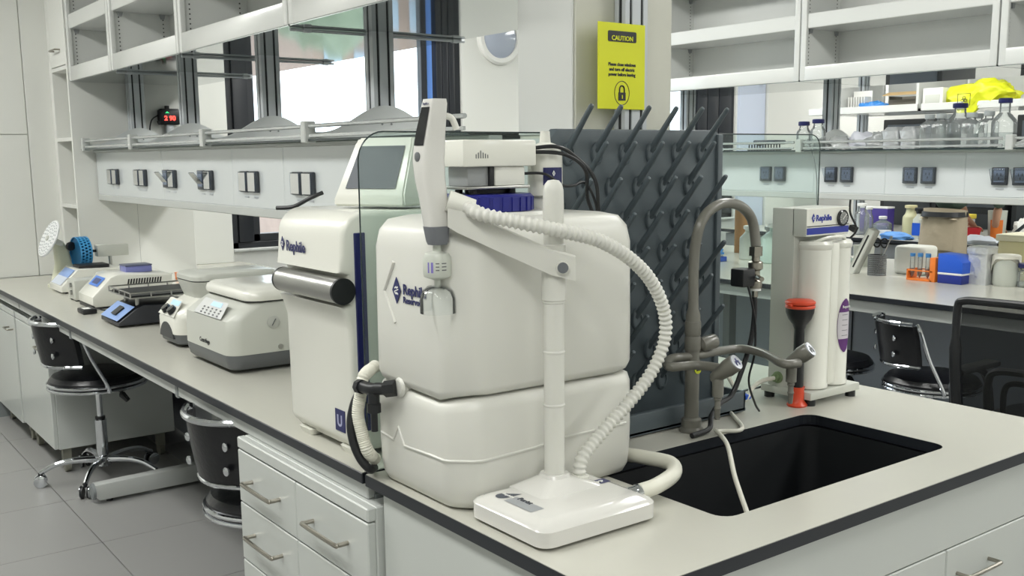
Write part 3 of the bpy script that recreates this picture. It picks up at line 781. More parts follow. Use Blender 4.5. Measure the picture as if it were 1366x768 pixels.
# raised rim under the neck
b = new(); lathe(b, [(.112, 0), (.112, .012), (.105, .018), (.0, .018)], 40, (1.20, 1.675, 1.334)); obj('neck_ring', b, tankm, t)
b = new()
for k in range(28):
    a = 2*PI*k/28
    if k % 1 == 0: obox(b, (1.183+.089*math.cos(a), 1.675+.089*math.sin(a), 1.367), (math.cos(a)*.003, math.sin(a)*.003, 0), (-math.sin(a)*.007, math.cos(a)*.007, 0), (0, 0, .013))
lathe(b, [(0, 0), (.087, 0), (.090, .004), (.090, .032), (.085, .036), (0, .036)], 48, (1.183, 1.675, 1.350)); obj('screw_cap', b, capblue, t)
b = new(); cyl(b, (.995, 1.695, 1.012), (.972, 1.695, 1.012), .016); lathe(b, [(.017, 0), (.02, .004), (.017, .008)], 20, (.974, 1.695, 1.012), axis=(1, 0, 0)); obj('outlet_nozzle', b, tankm, t)

# level sensor / lamp box on the cap
t = thing('sensor_box', 'small white electronics box with vent slots on the blue tank cap', 'sensor box', (1.2, 1.675, 1.38))
b = new()
for dx, dy in ((-.05, -.02), (-.05, .03), (.045, -.02), (.045, .03), (0, 0)): cyl(b, (1.2+dx, 1.675+dy, 1.384), (1.2+dx, 1.675+dy, 1.400), .008)
box(b, 1.16, 1.24, 1.66, 1.70, 1.38, 1.40, .002); obj('standoffs', b, blackp, t)
b = new(); box(b, 1.118, 1.272, 1.628, 1.722, 1.396, 1.402, .002); obj('base_plate', b, brushed, t)
b = new(); box(b, 1.128, 1.185, 1.64, 1.71, 1.402, 1.440, .003); obj('dark_housing', b, mgrey, t)
b = new(); box(b, 1.176, 1.188, 1.634, 1.70, 1.402, 1.440, .002); obj('black_spacer', b, blackp, t)
b = new(); box(b, 1.188, 1.262, 1.632, 1.712, 1.402, 1.440, .003); obj('connector_block', b, devw, t)
b = new(); box(b, 1.106, 1.284, 1.622, 1.728, 1.440, 1.492, .004); h = obj('cover', b, devw, t)
b = new()
for i in range(6):
    hh = (.006, .009, .013, .009, .007, .005)[i]
    x = 1.136+i*.0055; obox(b, (x, 1.6215, 1.457+hh/2), (.0008, 0, 0), (0, .0006, 0), (0, 0, hh/2+.001))
obj('vent_slots', b, dgrey, h, smooth=0)

t.location.x -= .018

# vent filter behind
t = thing('vent_filter', 'white cylindrical vent filter with navy label behind the electronics box', 'filter', (1.322, 1.665, 1.345))
vc = (1.322, 1.665)
b = new(); lathe(b, [(.02, 0), (.022, .03), (.036, .034), (.037, .05), (.036, .115), (.03, .135), (.012, .142), (.01, .165), (.0, .166)], 28, (vc[0], vc[1], 1.345)); f_ = obj('capsule', b, devw, t)
b = new(); cyl(b, (vc[0], vc[1], 1.342), (vc[0], vc[1], 1.378), .026, n=28); obj('lower_collar', b, tankm, t)
b = new()
for k in range(9):
    a0 = math.radians(225+k*8); a1 = math.radians(225+k*8+8); r = .0378
    vs = [b.verts.new((vc[0]+r*math.cos(a), vc[1]+r*math.sin(a), z)) for a, z in ((a0, 1.40), (a1, 1.40), (a1, 1.436), (a0, 1.436))]; b.faces.new(vs)
obj('label_band', b, navy, f_)
emblem((vc[0]-.008, vc[1]-.0385, 1.424), X, Z, .006, paper, navy, f_)

# valve fitting and hoses at the tank
t = thing('valve_fitting', 'black angled plastic valve fitting screwed to the tank outlet', 'valve', (.93, 1.75, .95))
b = new(); cyl(b, (.970, 1.697, 1.012), (.956, 1.716, 1.008), .0165, n=6); cyl(b, (.958, 1.714, 1.0085), (.948, 1.738, 1.006), .0125); obj('coupling_nut', b, blackp, t)
b = new(); tube(b, [(.95, 1.735, 1.005), (.945, 1.755, 1.003), (.942, 1.785, 1.003)], .0125, 12); cyl(b, (.941, 1.782, 1.003), (.940, 1.796, 1.002), .015, n=8); cyl(b, (.946, 1.745, .998), (.946, 1.745, .965), .0115); cyl(b, (.946, 1.745, .975), (.946, 1.745, .957), .0145, n=8); obj('tee_body', b, blackp, t)
b = new(); cyl(b, (.946, 1.745, .957), (.946, 1.745, .918), .007); obj('stem', b, blackp, t)
b = new(); path = [(1.0, 1.832, 1.03), (.955, 1.80, 1.020), (.950, 1.806, .985), (.944, 1.810, .94), (.948, 1.80, .895), (.956, 1.795, .862), (.990, 1.83, .832)]
tube(b, path, .012, 14, k=30, rf=lambda L, i: .0125+.0010*math.sin(L*2*PI/.0042))
tag(obj('corrugated_tube', b, hosew), 'white fine-ribbed flexible tube looping between water purifier and tank', 'hose')
b = new(); tube(b, [(.995, 1.834, .98), (.958, 1.832, .975), (.936, 1.826, .93), (.934, 1.818, .885), (.944, 1.806, .846), (.962, 1.80, .822), (.99, 1.834, .812)], .009, 12)
tag(obj('black_hose', b, blackp), 'thick black hose curving beside the white ribbed tube at the tank', 'hose')

# --- dispenser
t = thing('dispenser', 'white remote dispenser stand with swivel arm and handset in front of the tank', 'dispenser', (1.13, 1.37, TOP))
x0, x1, y0, y1 = .995, 1.265, 1.262, 1.488
b = new(); W_, D_, cx, cy = x1-x0, y1-y0, (x0+x1)/2, (y0+y1)/2
body(b, [(TOP+.004, cx, cy, W_-.012, D_-.012, .022), (TOP+.007, cx, cy, W_, D_, .026), (TOP+.034, cx, cy, W_, D_, .026), (TOP+.040, cx, cy, W_-.012, D_-.012, .022), (TOP+.047, cx, cy, W_-.045, D_-.045, .016), (TOP+.0485, cx, cy, W_-.06, D_-.06, .012)])
bs = obj('base', b, mat('dispenser_white', (212, 211, 206), .15, coat=.5), t)
for dx in (-.1, .1):
    for dy in (-.08, .08): b = new(); cyl(b, (cx+dx, cy+dy, TOP), (cx+dx, cy+dy, TOP+.006), .012); obj('rubber_foot', b, blackp, bs)
b = new(); body(b, [(TOP+.047, 1.15, 1.42, .15, .11, .012), (TOP+.052, 1.15, 1.42, .13, .095, .012), (TOP+.066, 1.15, 1.425, .056, .054, .02), (TOP+.072, 1.15, 1.425, .05, .05, .02)]); obj('column_pedestal', b, MAT['dispenser_white'], bs)
# printed marks on the base
b = new()
pl = [(1.022+.0, 1.44), (1.060, 1.455), (1.055, 1.43)]
c_ = Vector((1.045, 1.428, TOP+.0485)); 
def badge(b, pts, z, mi=0): 
    vs = [b.verts.new((x, y, z)) for x, y in pts]; f = b.faces.new(vs); f.material_index = mi
badge(b, arc(1.035, 1.432, .014, 60, 260, 10)+[(1.068, 1.418)], TOP+.0489)
obj('dark_badge', b, mat('badge_slate', (66, 72, 84), .3), bs, smooth=0)
b = new(); badge(b, [(1.022, 1.412), (1.052, 1.412), (1.052, 1.332), (1.022, 1.332)], TOP+.0489); obj('grey_label', b, mat('badge_grey', (150, 153, 156), .3), bs, smooth=0)
text('Purist', .016, (1.044, 1.402, TOP+.0493), -Y, X, mat('ink', (60, 62, 70), .5), bs, bold=.0002)
text('RephiLe', .010, (1.040, 1.442, TOP+.0493), -Y, X, paper, bs)
b = new(); badge(b, [(1.215, 1.395), (1.245, 1.395), (1.245, 1.372), (1.215, 1.372)], TOP+.0489); obj('navy_sticker', b, navy, bs, smooth=0)
text('MP', .012, (1.219, 1.379, TOP+.0493), X, Y, paper, bs, bold=.0003)
for k in range(3):
    b = new(); badge(b, [(1.205, 1.425+k*.006), (1.222, 1.425+k*.006), (1.222, 1.427+k*.006), (1.205, 1.427+k*.006)], TOP+.0489); obj('print_line', b, mgrey, bs, smooth=0)
CXc, CYc = 1.15, 1.425
b = new(); lathe(b, [(.019, 0), (.019, .325), (.0205, .327), (.0205, .33), (.0225, .332), (.0225, .432), (.019, .434), (.019, .505), (.0185, .53), (.016, .541), (.01, .548), (0, .5495)], 28, (CXc, CYc, TOP+.068))
for z in (TOP+.20, TOP+.30): lathe(b, [(.019, 0), (.0202, .002), (.0202, .004), (.019, .006)], 28, (CXc, CYc, z))
obj('column', b, tankm, t)
# arm
p0 = Vector((1.150, 1.400, 1.262)); p1 = Vector((.985, 1.520, 1.356)); d = (p1-p0); hz = Vector((d.x, d.y, 0)).normalized(); nrm = hz.cross(Z)
e0 = p0-hz*.018-d.normalized()*.006
b = new()
secs = []
for (p, hh, ww) in ((e0, .0225, .010), (p0+d*.1, .023, .0105), (p0+d*.6, .023, .0105), (p0+d*.92, .022, .012), (p1, .019, .014)):
    secs.append([tuple(p+nrm*a*ww+Z*c*hh) for a, c in ((-1, -1), (-1, -.7), (-1, .9), (-.7, 1), (.7, 1), (1, .9), (1, -.7), (1, -1))])
loft(b, secs); ar = obj('arm', b, tankm, t, smooth=25)
b = new(); nrm = -nrm; c_ = p0+nrm*.010; cyl(b, c_, c_+nrm*.006, .0125, n=24); obj('pivot_ring', b, devw, ar)
b = new(); cyl(b, c_+nrm*.004, c_+nrm*.009, .0098, n=24); obj('pivot_cap', b, mat('pivot_grey', (104, 108, 112), .4), ar)
# handset
HX, HY = .968, 1.543
t2 = t
b = new()
lv = [(1.336, HX+.004, HY-.004, .040, .036, .010), (1.345, HX+.004, HY-.004, .042, .038, .011), (1.39, HX+.001, HY, .044, .044, .012), (1.42, HX-.002, HY+.004, .046, .050, .014), (1.452, HX-.003, HY+.006, .047, .053, .014),
      (1.475, HX-.001, HY+.006, .045, .051, .012), (1.505, HX+.001, HY+.002, .040, .046, .009), (1.552, HX+.002, HY-.010, .033, .040, .006), (1.560, HX+.002, HY-.011, .029, .037, .005)]
body(b, lv); hs = obj('handset', b, MAT['dispenser_white'], t)
b = new(); body(b, [(1.304, HX+.005, HY-.005, .032, .028, .009), (1.31, HX+.005, HY-.005, .037, .032, .010), (1.337, HX+.004, HY-.004, .0425, .0385, .011)]); obj('grey_collar', b, mat('collar_grey', (112, 115, 120), .4), t)
# screen on the aisle-facing front, following its slope
def on_face(y, z):
    zs = [l[0] for l in lv]
    for (a, c) in zip(lv, lv[1:]):
        if a[0] <= z <= c[0]:
            u = (z-a[0])/(c[0]-a[0]); cx_ = a[1]*(1-u)+c[1]*u; W_ = a[3]*(1-u)+c[3]*u; cy_ = a[2]*(1-u)+c[2]*u
            return Vector((cx_-W_/2-.0012, cy_+y, z))
b = new()
q = [on_face(.015, 1.480), on_face(-.016, 1.480), on_face(-.0155, 1.505), on_face(-.014, 1.546), on_face(.013, 1.546), on_face(.0155, 1.505)]
b.faces.new([b.verts.new(p) for p in q]); obj('display', b, blackg, hs, smooth=0)
b = new(); c_ = on_face(0, 1.460); lathe(b, [(0, 0), (.0085, .0), (.0085, .002), (.006, .003), (0, .0035)], 20, c_+X*.0015, axis=(-1, 0, 0)); obj('button', b, dgrey, hs)
text('RephiLe', .0062, on_face(.010, 1.550)-X*.0002, -Y, Z, navy, hs, ext=.0002)
# hook on the back
b = new(); tube(b, [(HX+.015, HY-.01, 1.532), (HX+.035, HY-.012, 1.528), (HX+.045, HY-.014, 1.508)], .006, 10); obj('hanging_hook', b, devw, hs)
# socket joining hose
b = new(); cyl(b, (.985, 1.52, 1.383), (1.025, 1.497, 1.368), .019, .0165, n=20); obj('hose_socket', b, devw, t)
# point-of-use filter and bell
b = new(); fx, fy = HX+.004, HY-.004
lathe(b, [(.006, 0), (.006, .012), (.012, .014), (.024, .018), (.026, .024), (.026, .052), (.022, .060), (.008, .064), (.007, .078), (.0, .078)], 28, (fx, fy, 1.228)); fl = obj('capsule_filter', b, milky, t)
b = new()
for k in range(3):
    for (a0, L_) in ((-128, 14), (-104, 20)):
        r = .0264; z = 1.271-k*.006
        vs = [b.verts.new((fx+r*math.cos(math.radians(a)), fy+r*math.sin(math.radians(a)), zz)) for a, zz in ((a0, z), (a0+L_, z), (a0+L_, z+.0018), (a0, z+.0018))]; b.faces.new(vs)
obj('print_lines', b, dgrey, fl, smooth=0)
b = new(); r = .0264
vs = [b.verts.new((fx+r*math.cos(math.radians(a)), fy+r*math.sin(math.radians(a)), zz)) for a, zz in ((-162, 1.255), (-138, 1.255), (-138, 1.274), (-162, 1.274))]; b.faces.new(vs)
obj('purple_print', b, mat('lilac', (130, 120, 190), .5), fl, smooth=0)
b = new(); lathe(b, [(.006, .050), (.018, .049), (.028, .041), (.0325, .028), (.033, .0), (.032, .0), (.0315, .027), (.027, .039), (.017, .047), (.006, .048)], 32, (fx, fy, 1.180)); obj('clear_bell', b, thin_glass('bell_clear', (.97, .98, .98), .18, .02, .03), t)
# corrugated dispensing hose
pts = [(1.012, 1.503, 1.373)]
for (px, py, y) in ((640, 285, 1.465), (685, 295, 1.425), (730, 304, 1.395), (768, 312, 1.385), (800, 321, 1.38), (838, 343, 1.38), (868, 374, 1.385), (886, 415, 1.39), (886, 455, 1.395), (868, 498, 1.40), (836, 540, 1.405), (802, 578, 1.41), (776, 612, 1.41)):
    p = at(px, py, 1, y); pts.append(tuple(p))
pts.append((1.197, 1.408, TOP+.052))
b = new(); per = .0108
rp = resample(pts, per/6)
tube(b, rp, .0125, 14, smooth=False, rf=lambda L, i: .0120+.0017*math.cos(2*PI*i/6)); obj('corrugated_hose', b, tankm, t, smooth=80)
b = new(); cyl(b, (1.197, 1.408, TOP+.046), (1.199, 1.407, TOP+.062), .017, n=20); obj('hose_grommet', b, devw, t)

# smooth white drain hose with metal connector
pts = [tuple(at(878, 650, 1, 1.33)), tuple(at(895, 645, 1, 1.335)), tuple(at(913, 620, 1, 1.42)), tuple(at(895, 600, 2, .825)), tuple(at(860, 592, 2, .824)), (1.47, 1.70, .823), (1.40, 1.80, .823)]
b = new(); tube(b, [(1.288, 1.338, .828), (1.33, 1.335, .832), (1.40, 1.36, .835), (1.452, 1.42, .832), (1.455, 1.50, .825), (1.452, 1.57, .8185), (1.452, 1.66, .8185), (1.455, 1.76, .8185)], .0155, 16); h = tag(obj('drain_hose', b, hosew), 'smooth thick white hose curving over the sink edge from the dispenser base', 'hose')
b = new(); cyl(b, (1.258, 1.346, .826), (1.29, 1.337, .828), .0135); lathe(b, [(.016, 0), (.016, .006)], 20, (1.279, 1.340, .827), axis=(1, -.28, .06)); obj('metal_connector', b, chrome, h)

# --- drying rack
t = thing('drying_rack', 'tall slate-grey plastic drying rack with slanted pegs and drip tray behind the sink', 'drying rack', (1.69, 1.76, TOP))
bx0, bx1, by, bz0, bz1 = 1.410, 1.970, 1.770, .82, 1.519
b = new()
rounded_poly = [(1.462, bz0), (bx1-.012, bz0), (bx1, bz0+.012), (bx1, bz1-.015), (bx1-.015, bz1), (bx0+.03, bz1), (bx0, bz1-.03), (bx0, 1.37), (1.462, 1.352)]
prism(b, rounded_poly, 'y', by-.002, by+.028, .004); obj('board', b, rackm, t)
b = new(); box(b, bx1-.014, bx1+.004, by-.010, by+.03, bz0, bz1-.01, .003); obj('side_rim', b, rackm, t)
b = new(); tr0, tr1, ta, tb_ = 1.462, 1.992, 1.682, 1.826
box(b, tr0, tr1, ta, tb_, TOP+.004, TOP+.012); box(b, tr0, tr1, ta, ta+.010, TOP+.004, TOP+.056, .003); box(b, tr1-.010, tr1, ta, tb_, TOP+.004, TOP+.056, .003); box(b, tr0, tr0+.010, ta, tb_, TOP+.004, TOP+.056, .003); box(b, tr0, tr1, tb_-.010, tb_, TOP+.004, TOP+.056, .003)
box(b, tr0+.01, 1.975, 1.755, 1.81, TOP+.01, TOP+.03, .002)
for x in (1.5, 1.95): cyl(b, (x, 1.70, TOP), (x, 1.70, TOP+.006), .012); cyl(b, (x, 1.81, TOP), (x, 1.81, TOP+.006), .012)
obj('drip_tray', b, rackm, t)
row = 0; z = 1.469; first = None
while z > .90:
    n = 6 if row % 2 == 0 else 5
    for k in range(n):
        x = 1.468+k*.0865+(.0432 if row % 2 else 0)
        if first is None:
            b = new()
            d = Vector((-.006, -.092, .098)); o = Vector((0, .004, 0))
            lathe(b, [(.0085, 0), (.0075, .03), (.0062, .10), (.006, .13), (.0045, .135), (0, .137)], 12, o, axis=d)
            first = obj('peg', b, rackm, None); first.parent = t; first.location = Vector((x, by-.004, z))-t.location
            b = new()
            lathe(b, [(.0175, 0), (.0175, .006), (.0155, .009), (.012, .010), (.011, .006), (.0, .006)], 20, (0, .003, 0), axis=(0, -1, 0))
            for v in b.verts: v.co.z = v.co.z*1.5-.006
            cl = obj('peg_collar', b, rackm, first)
        else:
            c = first.copy(); COL.objects.link(c); c.location = Vector((x, by-.004, z))-t.location
            q = cl.copy(); COL.objects.link(q); q.parent = c
    z -= .0797; row += 1

# --- faucet
t = thing('lab_faucet', 'taupe laboratory gooseneck tap with two side valves at the back of the sink', 'faucet', (1.752, 1.645, TOP))
fx, fy = 1.752, 1.645
b = new(); lathe(b, [(.03, 0), (.03, .006), (.024, .012), (.024, .030), (.0195, .034)], 24, (fx, fy, TOP)); obj('flange', b, pipe, t)
b = new(); pts = [(fx, fy, TOP+.02), (fx, fy, .95), (fx, fy, 1.10), (fx, fy, 1.22)]
for a in (165, 135, 110, 90, 65, 40, 15): pts.append((fx+.102+.100*math.cos(math.radians(a)), fy-.008, 1.268+.076*math.sin(math.radians(a))))
pts += [(1.953, fy-.016, 1.235)]
tube(b, pts, .0125, 16, rf=lambda L, i: .0175 if L < .27 else .0125); obj('gooseneck', b, pipe, t)
b = new()
for z in (.998, 1.035): lathe(b, [(.0185, 0), (.0195, .004), (.0195, .03), (.0185, .034)], 20, (fx, fy, z))
obj('collars', b, pipe, t)
b = new(); b2 = (1.953, fy-.016)
cyl(b, (*b2, 1.235), (*b2, 1.212), .017, n=6); cyl(b, (*b2, 1.212), (*b2, 1.198), .010); obj('outlet_nut', b, nickel, t)
b = new(); lathe(b, [(.008, 0), (.016, .002), (.017, .010), (.017, .02), (.011, .024), (.011, .045), (.018, .05), (.018, .066), (.012, .07)], 18, (*b2, 1.130)); cyl(b, (*b2, 1.163), (1.925, fy-.06, 1.160), .006); cyl(b, (*b2, 1.11), (*b2, 1.132), .008, n=6); obj('brass_coupler', b, nickel, t)
b = new(); cyl(b, (*b2, 1.126), (*b2, 1.132), .015); obj('white_ring', b, paper, t)
b = new(); box(b, 1.886, 1.930, fy-.036, fy+.006, 1.140, 1.184, .004); obj('solenoid', b, blackp, t)
# side valve loops
ztube = .985
b = new()
tube(b, [tuple(at(px, py, 2, ztube)) for px, py in ((968, 492), (930, 487), (893, 489), (896, 478), (930, 474), (960, 468), (990, 465), (1020, 472), (1045, 485), (1066, 484))], .0105, 14, k=6)
obj('valve_pipe', b, pipe, t)
def valve(c, ax, bl):
    c = Vector(c); ax = Vector(ax).normalized()
    b = new(); lathe(b, [(.006, -.02), (.012, -.014), (.0145, 0), (.0175, .02), (.0195, .028), (.0195, .05), (.018, .053), (0, .053)], 24, c, axis=ax); v = obj('valve_handle', b, pipe, t)
    b = new(); lathe(b, [(0, .053), (.0175, .053), (.0175, .0555), (.0, .056)], 24, c, axis=ax); obj('index_disc', b, mat('disc_silver', (205, 208, 215), .2, .5), v)
    b = new(); u = ax.cross(Z).normalized(); w_ = u.cross(ax)
    for k in range(3): obox(b, c+ax*.0562+u*(.006*(k-1))+w_*(.003*(1 if k % 2 else -1)), u*.0022, w_*.0055, ax*.0005)
    obj('index_symbol', b, bl, v, smooth=0)
    b = new(); lathe(b, [(.011, 0), (.0125, -.012), (.0125, -.048), (.0085, -.05), (.0085, -.056), (.0065, -.058), (.0065, -.07), (.008, -.074), (.0062, -.08), (.0062, -.086), (.005, -.1)], 16, c+ax*.0); obj('serrated_nozzle', b, pipe, v)
c1 = at(958, 500, 2, .982); valve(c1, Vector((-.35, -.75, .62))+Vector((.55, 0, 0)), navy)
c2 = at(1056, 482, 2, .982); valve(c2, (.28, -.75, .62), dgrey)
b = new(); c3 = Vector((fx, fy, 1.005)); lathe(b, [(.009, 0), (.009, .018), (.013, .022), (.0175, .026), (.0175, .062), (.015, .066), (0, .066)], 20, c3, axis=(.93, -.25, .18)); obj('post_valve', b, pipe, t)
b = new(); lathe(b, [(0, .0), (.011, .0), (.011, .002), (0, .002)], 20, (fx-.001, fy-.0185, .955), axis=(0, -1, 0)); obj('round_sticker', b, mat('sticker_olive', (188, 196, 40), .5), t)
b = new(); obox(b, (fx-.001, fy-.0212, .955), (.006, 0, 0), (0, .0003, 0), (0, 0, .0035)); obj('sticker_mark', b, blackp, t, smooth=0)
# black hose hanging from the tap and its cable
b = new(); tube(b, [(b2[0], b2[1], 1.112), (1.952, 1.628, 1.06), (1.944, 1.63, 1.0), (1.92, 1.635, .93), (1.89, 1.64, .87), (1.84, 1.635, .855), (1.795, 1.62, .835), (1.765, 1.60, .812), (1.70, 1.594, .808)], .0065, 10)
tag(obj('black_tap_hose', b, blackp), 'black hose hanging from the tap outlet down behind the side valve', 'hose')
b = new(); tube(b, [(1.905, 1.61, 1.142), (1.915, 1.605, 1.10), (1.93, 1.605, 1.04), (1.935, 1.61, .97), (1.94, 1.63, .90), (1.99, 1.65, .83), (2.02, 1.66, .803)], .0028, 8)
tag(obj('solenoid_cable', b, blackp), 'thin black cable running down from the solenoid beside the tap hose', 'cable')
b = new(); tube(b, [(2.045, 1.73, .815), (1.97, 1.72, .808), (1.85, 1.57, .8055), (1.79, 1.585, .8055), (1.765, 1.575, .810), (1.73, 1.545, .825), (1.66, 1.45, .826), (1.56, 1.34, .80), (1.50, 1.25, .75), (1.475, 1.20, .70)], .0052, 10)
tag(obj('thin_white_tube', b, hosew), 'thin white tube arching from the tap foot down into the sink', 'hose')
b = new(); tube(b, [(2.155, 1.718, .862), (2.10, 1.72, .86), (2.05, 1.71, .85), (2.022, 1.70, .835), (2.012, 1.71, .825), (2.018, 1.76, .87), (2.035, 1.80, .90)], .006, 10)
h = tag(obj('white_purifier_tube', b, hosew), 'short white tube with blue clip at the foot of the cartridge purifier', 'hose')
b = new(); box(b, 2.008, 2.030, 1.695, 1.713, .826, .840, .003); obj('blue_clip', b, blue, h)

# --- cartridge purifier
t = thing('cartridge_purifier', 'upright white water purifier with two cartridges, gauge and blue stripe right of the tap', 'water purifier', (2.17, 1.66, TOP))
b = new(); box(b, 2.055, 2.268, 1.548, 1.715, .817, .838, .003); obj('base_plate', b, devg, t)
for x in (2.075, 2.25):
    for y in (1.565, 1.70): b = new(); cyl(b, (x, y, TOP), (x, y, .818), .014); obj('rubber_foot', b, blackp, t)
b = new(); box(b, 2.060, 2.236, 1.622, 1.695, .836, 1.318, .003); obj('back_column', b, devg, t)
b = new(); box(b, 2.060, 2.238, 1.585, 1.63, 1.245, 1.318, .003); hd = obj('header_box', b, devg, t)
b = new(); box(b, 2.0595, 2.2385, 1.5835, 1.586, 1.246, 1.3175, .001, seg=1); obj('header_front', b, devw, hd)
b = new(); obox(b, (2.149, 1.5828, 1.259), (.0885, 0, 0), (0, .0005, 0), (0, 0, .0085)); obj('blue_stripe', b, blue if 0 else mat('stripe_blue', (36, 52, 150), .3), hd, smooth=0)
b = new(); obox(b, (2.149, 1.5828, 1.2715), (.0885, 0, 0), (0, .0005, 0), (0, 0, .001)); obj('black_line', b, blackp, hd, smooth=0)
emblem((2.086, 1.5825, 1.293), X, Z, .0115, mat('stripe_blue', (36, 52, 150), .3), paper, hd)
text('Rephile', .022, (2.097, 1.583, 1.285), X, Z, MAT['stripe_blue'], hd, bold=.0007)
b = new(); gc = Vector((2.207, 1.583, 1.289)); lathe(b, [(.0, .0), (.0215, 0), (.0215, .006), (.0185, .008), (.0175, .006), (0, .006)], 28, gc, axis=(0, -1, 0)); g = obj('pressure_gauge', b, blackg, hd)
b = new(); lathe(b, [(.0, .0062), (.0168, .0062), (.0, .0066)], 28, gc, axis=(0, -1, 0)); obj('gauge_face', b, mat('gauge_face', (128, 130, 128), .4), g)
b = new(); obox(b, gc+Vector((.003, -.0072, .003)), (.007, 0, .007), (0, .0003, 0), (-.0006, 0, .0006))
for k in range(11):
    a = math.radians(-45+27*k); obox(b, gc+Vector((.0135*math.cos(a), -.0070, .0135*math.sin(a))), (.002*math.cos(a), 0, .002*math.sin(a)), (0, .0003, 0), (-.0004*math.sin(a), 0, .0004*math.cos(a)))
obj('gauge_marks', b, paper, g, smooth=0)
for k, cxx in enumerate((2.116, 2.200)):
    b = new(); lathe(b, [(.038, 0), (.044, .004), (.044, .012), (.0415, .016), (.042, .372), (.045, .376), (.0455, .386), (.040, .394), (.0, .396)], 36, (cxx, 1.596, .838))
    obj('cartridge', b, devw, t)
b = new(); box(b, 2.14, 2.176, 1.560, 1.62, .845, 1.228, .008); obj('bridge', b, devw, t)
b = new(); tube(b, [(2.08, 1.585, 1.225), (2.11, 1.56, 1.241), (2.18, 1.555, 1.241), (2.215, 1.585, 1.225)], .004, 8); obj('carry_handle', b, devw, t)
def curved_label(cx_, cy_, r, z0, z1, a_c, a_h, m, parent, zc0=None, name='label'):
    b = new(); N = 12; rows = []
    for j in range(17):
        v = -1+2*j/16; hw = a_h*math.sqrt(max(0, 1-v*v*.98)); z = (z0+z1)/2+v*(z1-z0)/2
        if zc0 and not (zc0[0] <= z <= zc0[1]): continue
        rows.append([b.verts.new((cx_+r*math.cos(math.radians(a_c+hw*(-1+2*i/N))), cy_+r*math.sin(math.radians(a_c+hw*(-1+2*i/N))), z)) for i in range(N+1)])
    for a, c in zip(rows, rows[1:]):
        for i in range(N): b.faces.new((a[i], a[i+1], c[i+1], c[i]))
    return obj(name, b, m, parent)
lb = curved_label(2.200, 1.596, .0427, .93, 1.075, 268, 34, purple, t, name='oval_label')
curved_label(2.200, 1.596, .0431, .93, 1.075, 268, 32.5, mat('label_lilac', (200, 196, 202), .4), lb, (.962, 1.045), 'label_centre')
b = new()
for k in range(5):
    z = .975+k*.014; 
    for i in range(6):
        a0, a1 = [math.radians(252+i*5+q*5) for q in (0, 1)]; r = .0434
        b.faces.new([b.verts.new((2.200+r*math.cos(a), 1.596+r*math.sin(a), zz)) for a, zz in ((a0, z), (a1, z), (a1, z+.0014), (a0, z+.0014))])
obj('label_print', b, dgrey, lb, smooth=0)
text('Repure', .011, (2.200-.016, 1.596-.0435, 1.050), (1, .0, 0), Z, paper, lb)
b = new(); lathe(b, [(.016, 0), (.016, .004), (.010, .006), (.010, .018)], 16, (2.06, 1.66, .862), axis=(-1, 0, 0)); obj('green_port', b, mat('port_green', (120, 140, 100), .4), t)
t.location.x += .105; t.location.y += .058

# --- eyewash hand unit
t = thing('eyewash_unit', 'black hand-held eyewash with orange lid standing on its orange-red foot by the purifier', 'eyewash', (2.128, 1.632-.16, TOP))
ex, ey = 2.055, 1.560
ex, ey = at(1063, 541, 2, TOP).x+.0, at(1063, 541, 2, TOP).y
t.location = (ex, ey, TOP); OFF[t.name] = Vector((ex, ey, TOP))
b = new(); lathe(b, [(0, 0), (.025, 0), (.027, .004), (.022, .010), (.018, .016), (.0175, .045), (.019, .052), (0, .052)], 24, (ex, ey, TOP)); obj('foot', b, redor, t)
b = new(); lathe(b, [(.0145, .05), (.0145, .11), (.0135, .16), (.0135, .205), (.018, .218), (.030, .234), (.036, .250), (.037, .262), (0, .262)], 28, (ex, ey, TOP)); obj('grip_and_bowl', b, blackp, t)
b = new(); lathe(b, [(.037, 0), (.0385, .002), (.0385, .006), (.037, .008)], 28, (ex, ey, TOP+.262)); lathe(b, [(.037, 0), (.039, .002), (.039, .007), (.033, .011), (0, .013)], 28, (ex, ey, TOP+.272)); box(b, ex-.046, ex-.034, ey-.006, ey+.006, TOP+.268, TOP+.276, .002)
obj('lid', b, redor, t)

# --- cables from the sensor box
for lab, pts, r in (('upper black cable arching from the electronics box over the tank to the bench', [(1.268, 1.64, 1.475), (1.315, 1.62, 1.478), (1.37, 1.63, 1.46), (1.42, 1.62, 1.41), (1.445, 1.635, 1.34), (1.462, 1.632, 1.27), (1.470, 1.635, 1.15), (1.468, 1.64, 1.0), (1.462, 1.64, .87), (1.45, 1.60, .81)], .0042),
                    ('lower black cable from the electronics box running beside the first one', [(1.268, 1.636, 1.468), (1.33, 1.61, 1.462), (1.385, 1.61, 1.43), (1.43, 1.655, 1.37), (1.452, 1.65, 1.30), (1.458, 1.655, 1.15), (1.456, 1.66, 1.0), (1.455, 1.66, .88), (1.46, 1.65, .82)], .0042),
                    ('black cable looping from the electronics box behind the vent filter', [(1.246, 1.64, 1.425), (1.29, 1.625, 1.423), (1.33, 1.62, 1.400), (1.36, 1.62, 1.398), (1.41, 1.64, 1.402), (1.435, 1.635, 1.36), (1.452, 1.64, 1.29)], .003)):
    b = new(); tube(b, pts, r, 8); tag(obj('black_cable', b, blackp), lab, 'cable', 'black cables of the tank electronics')

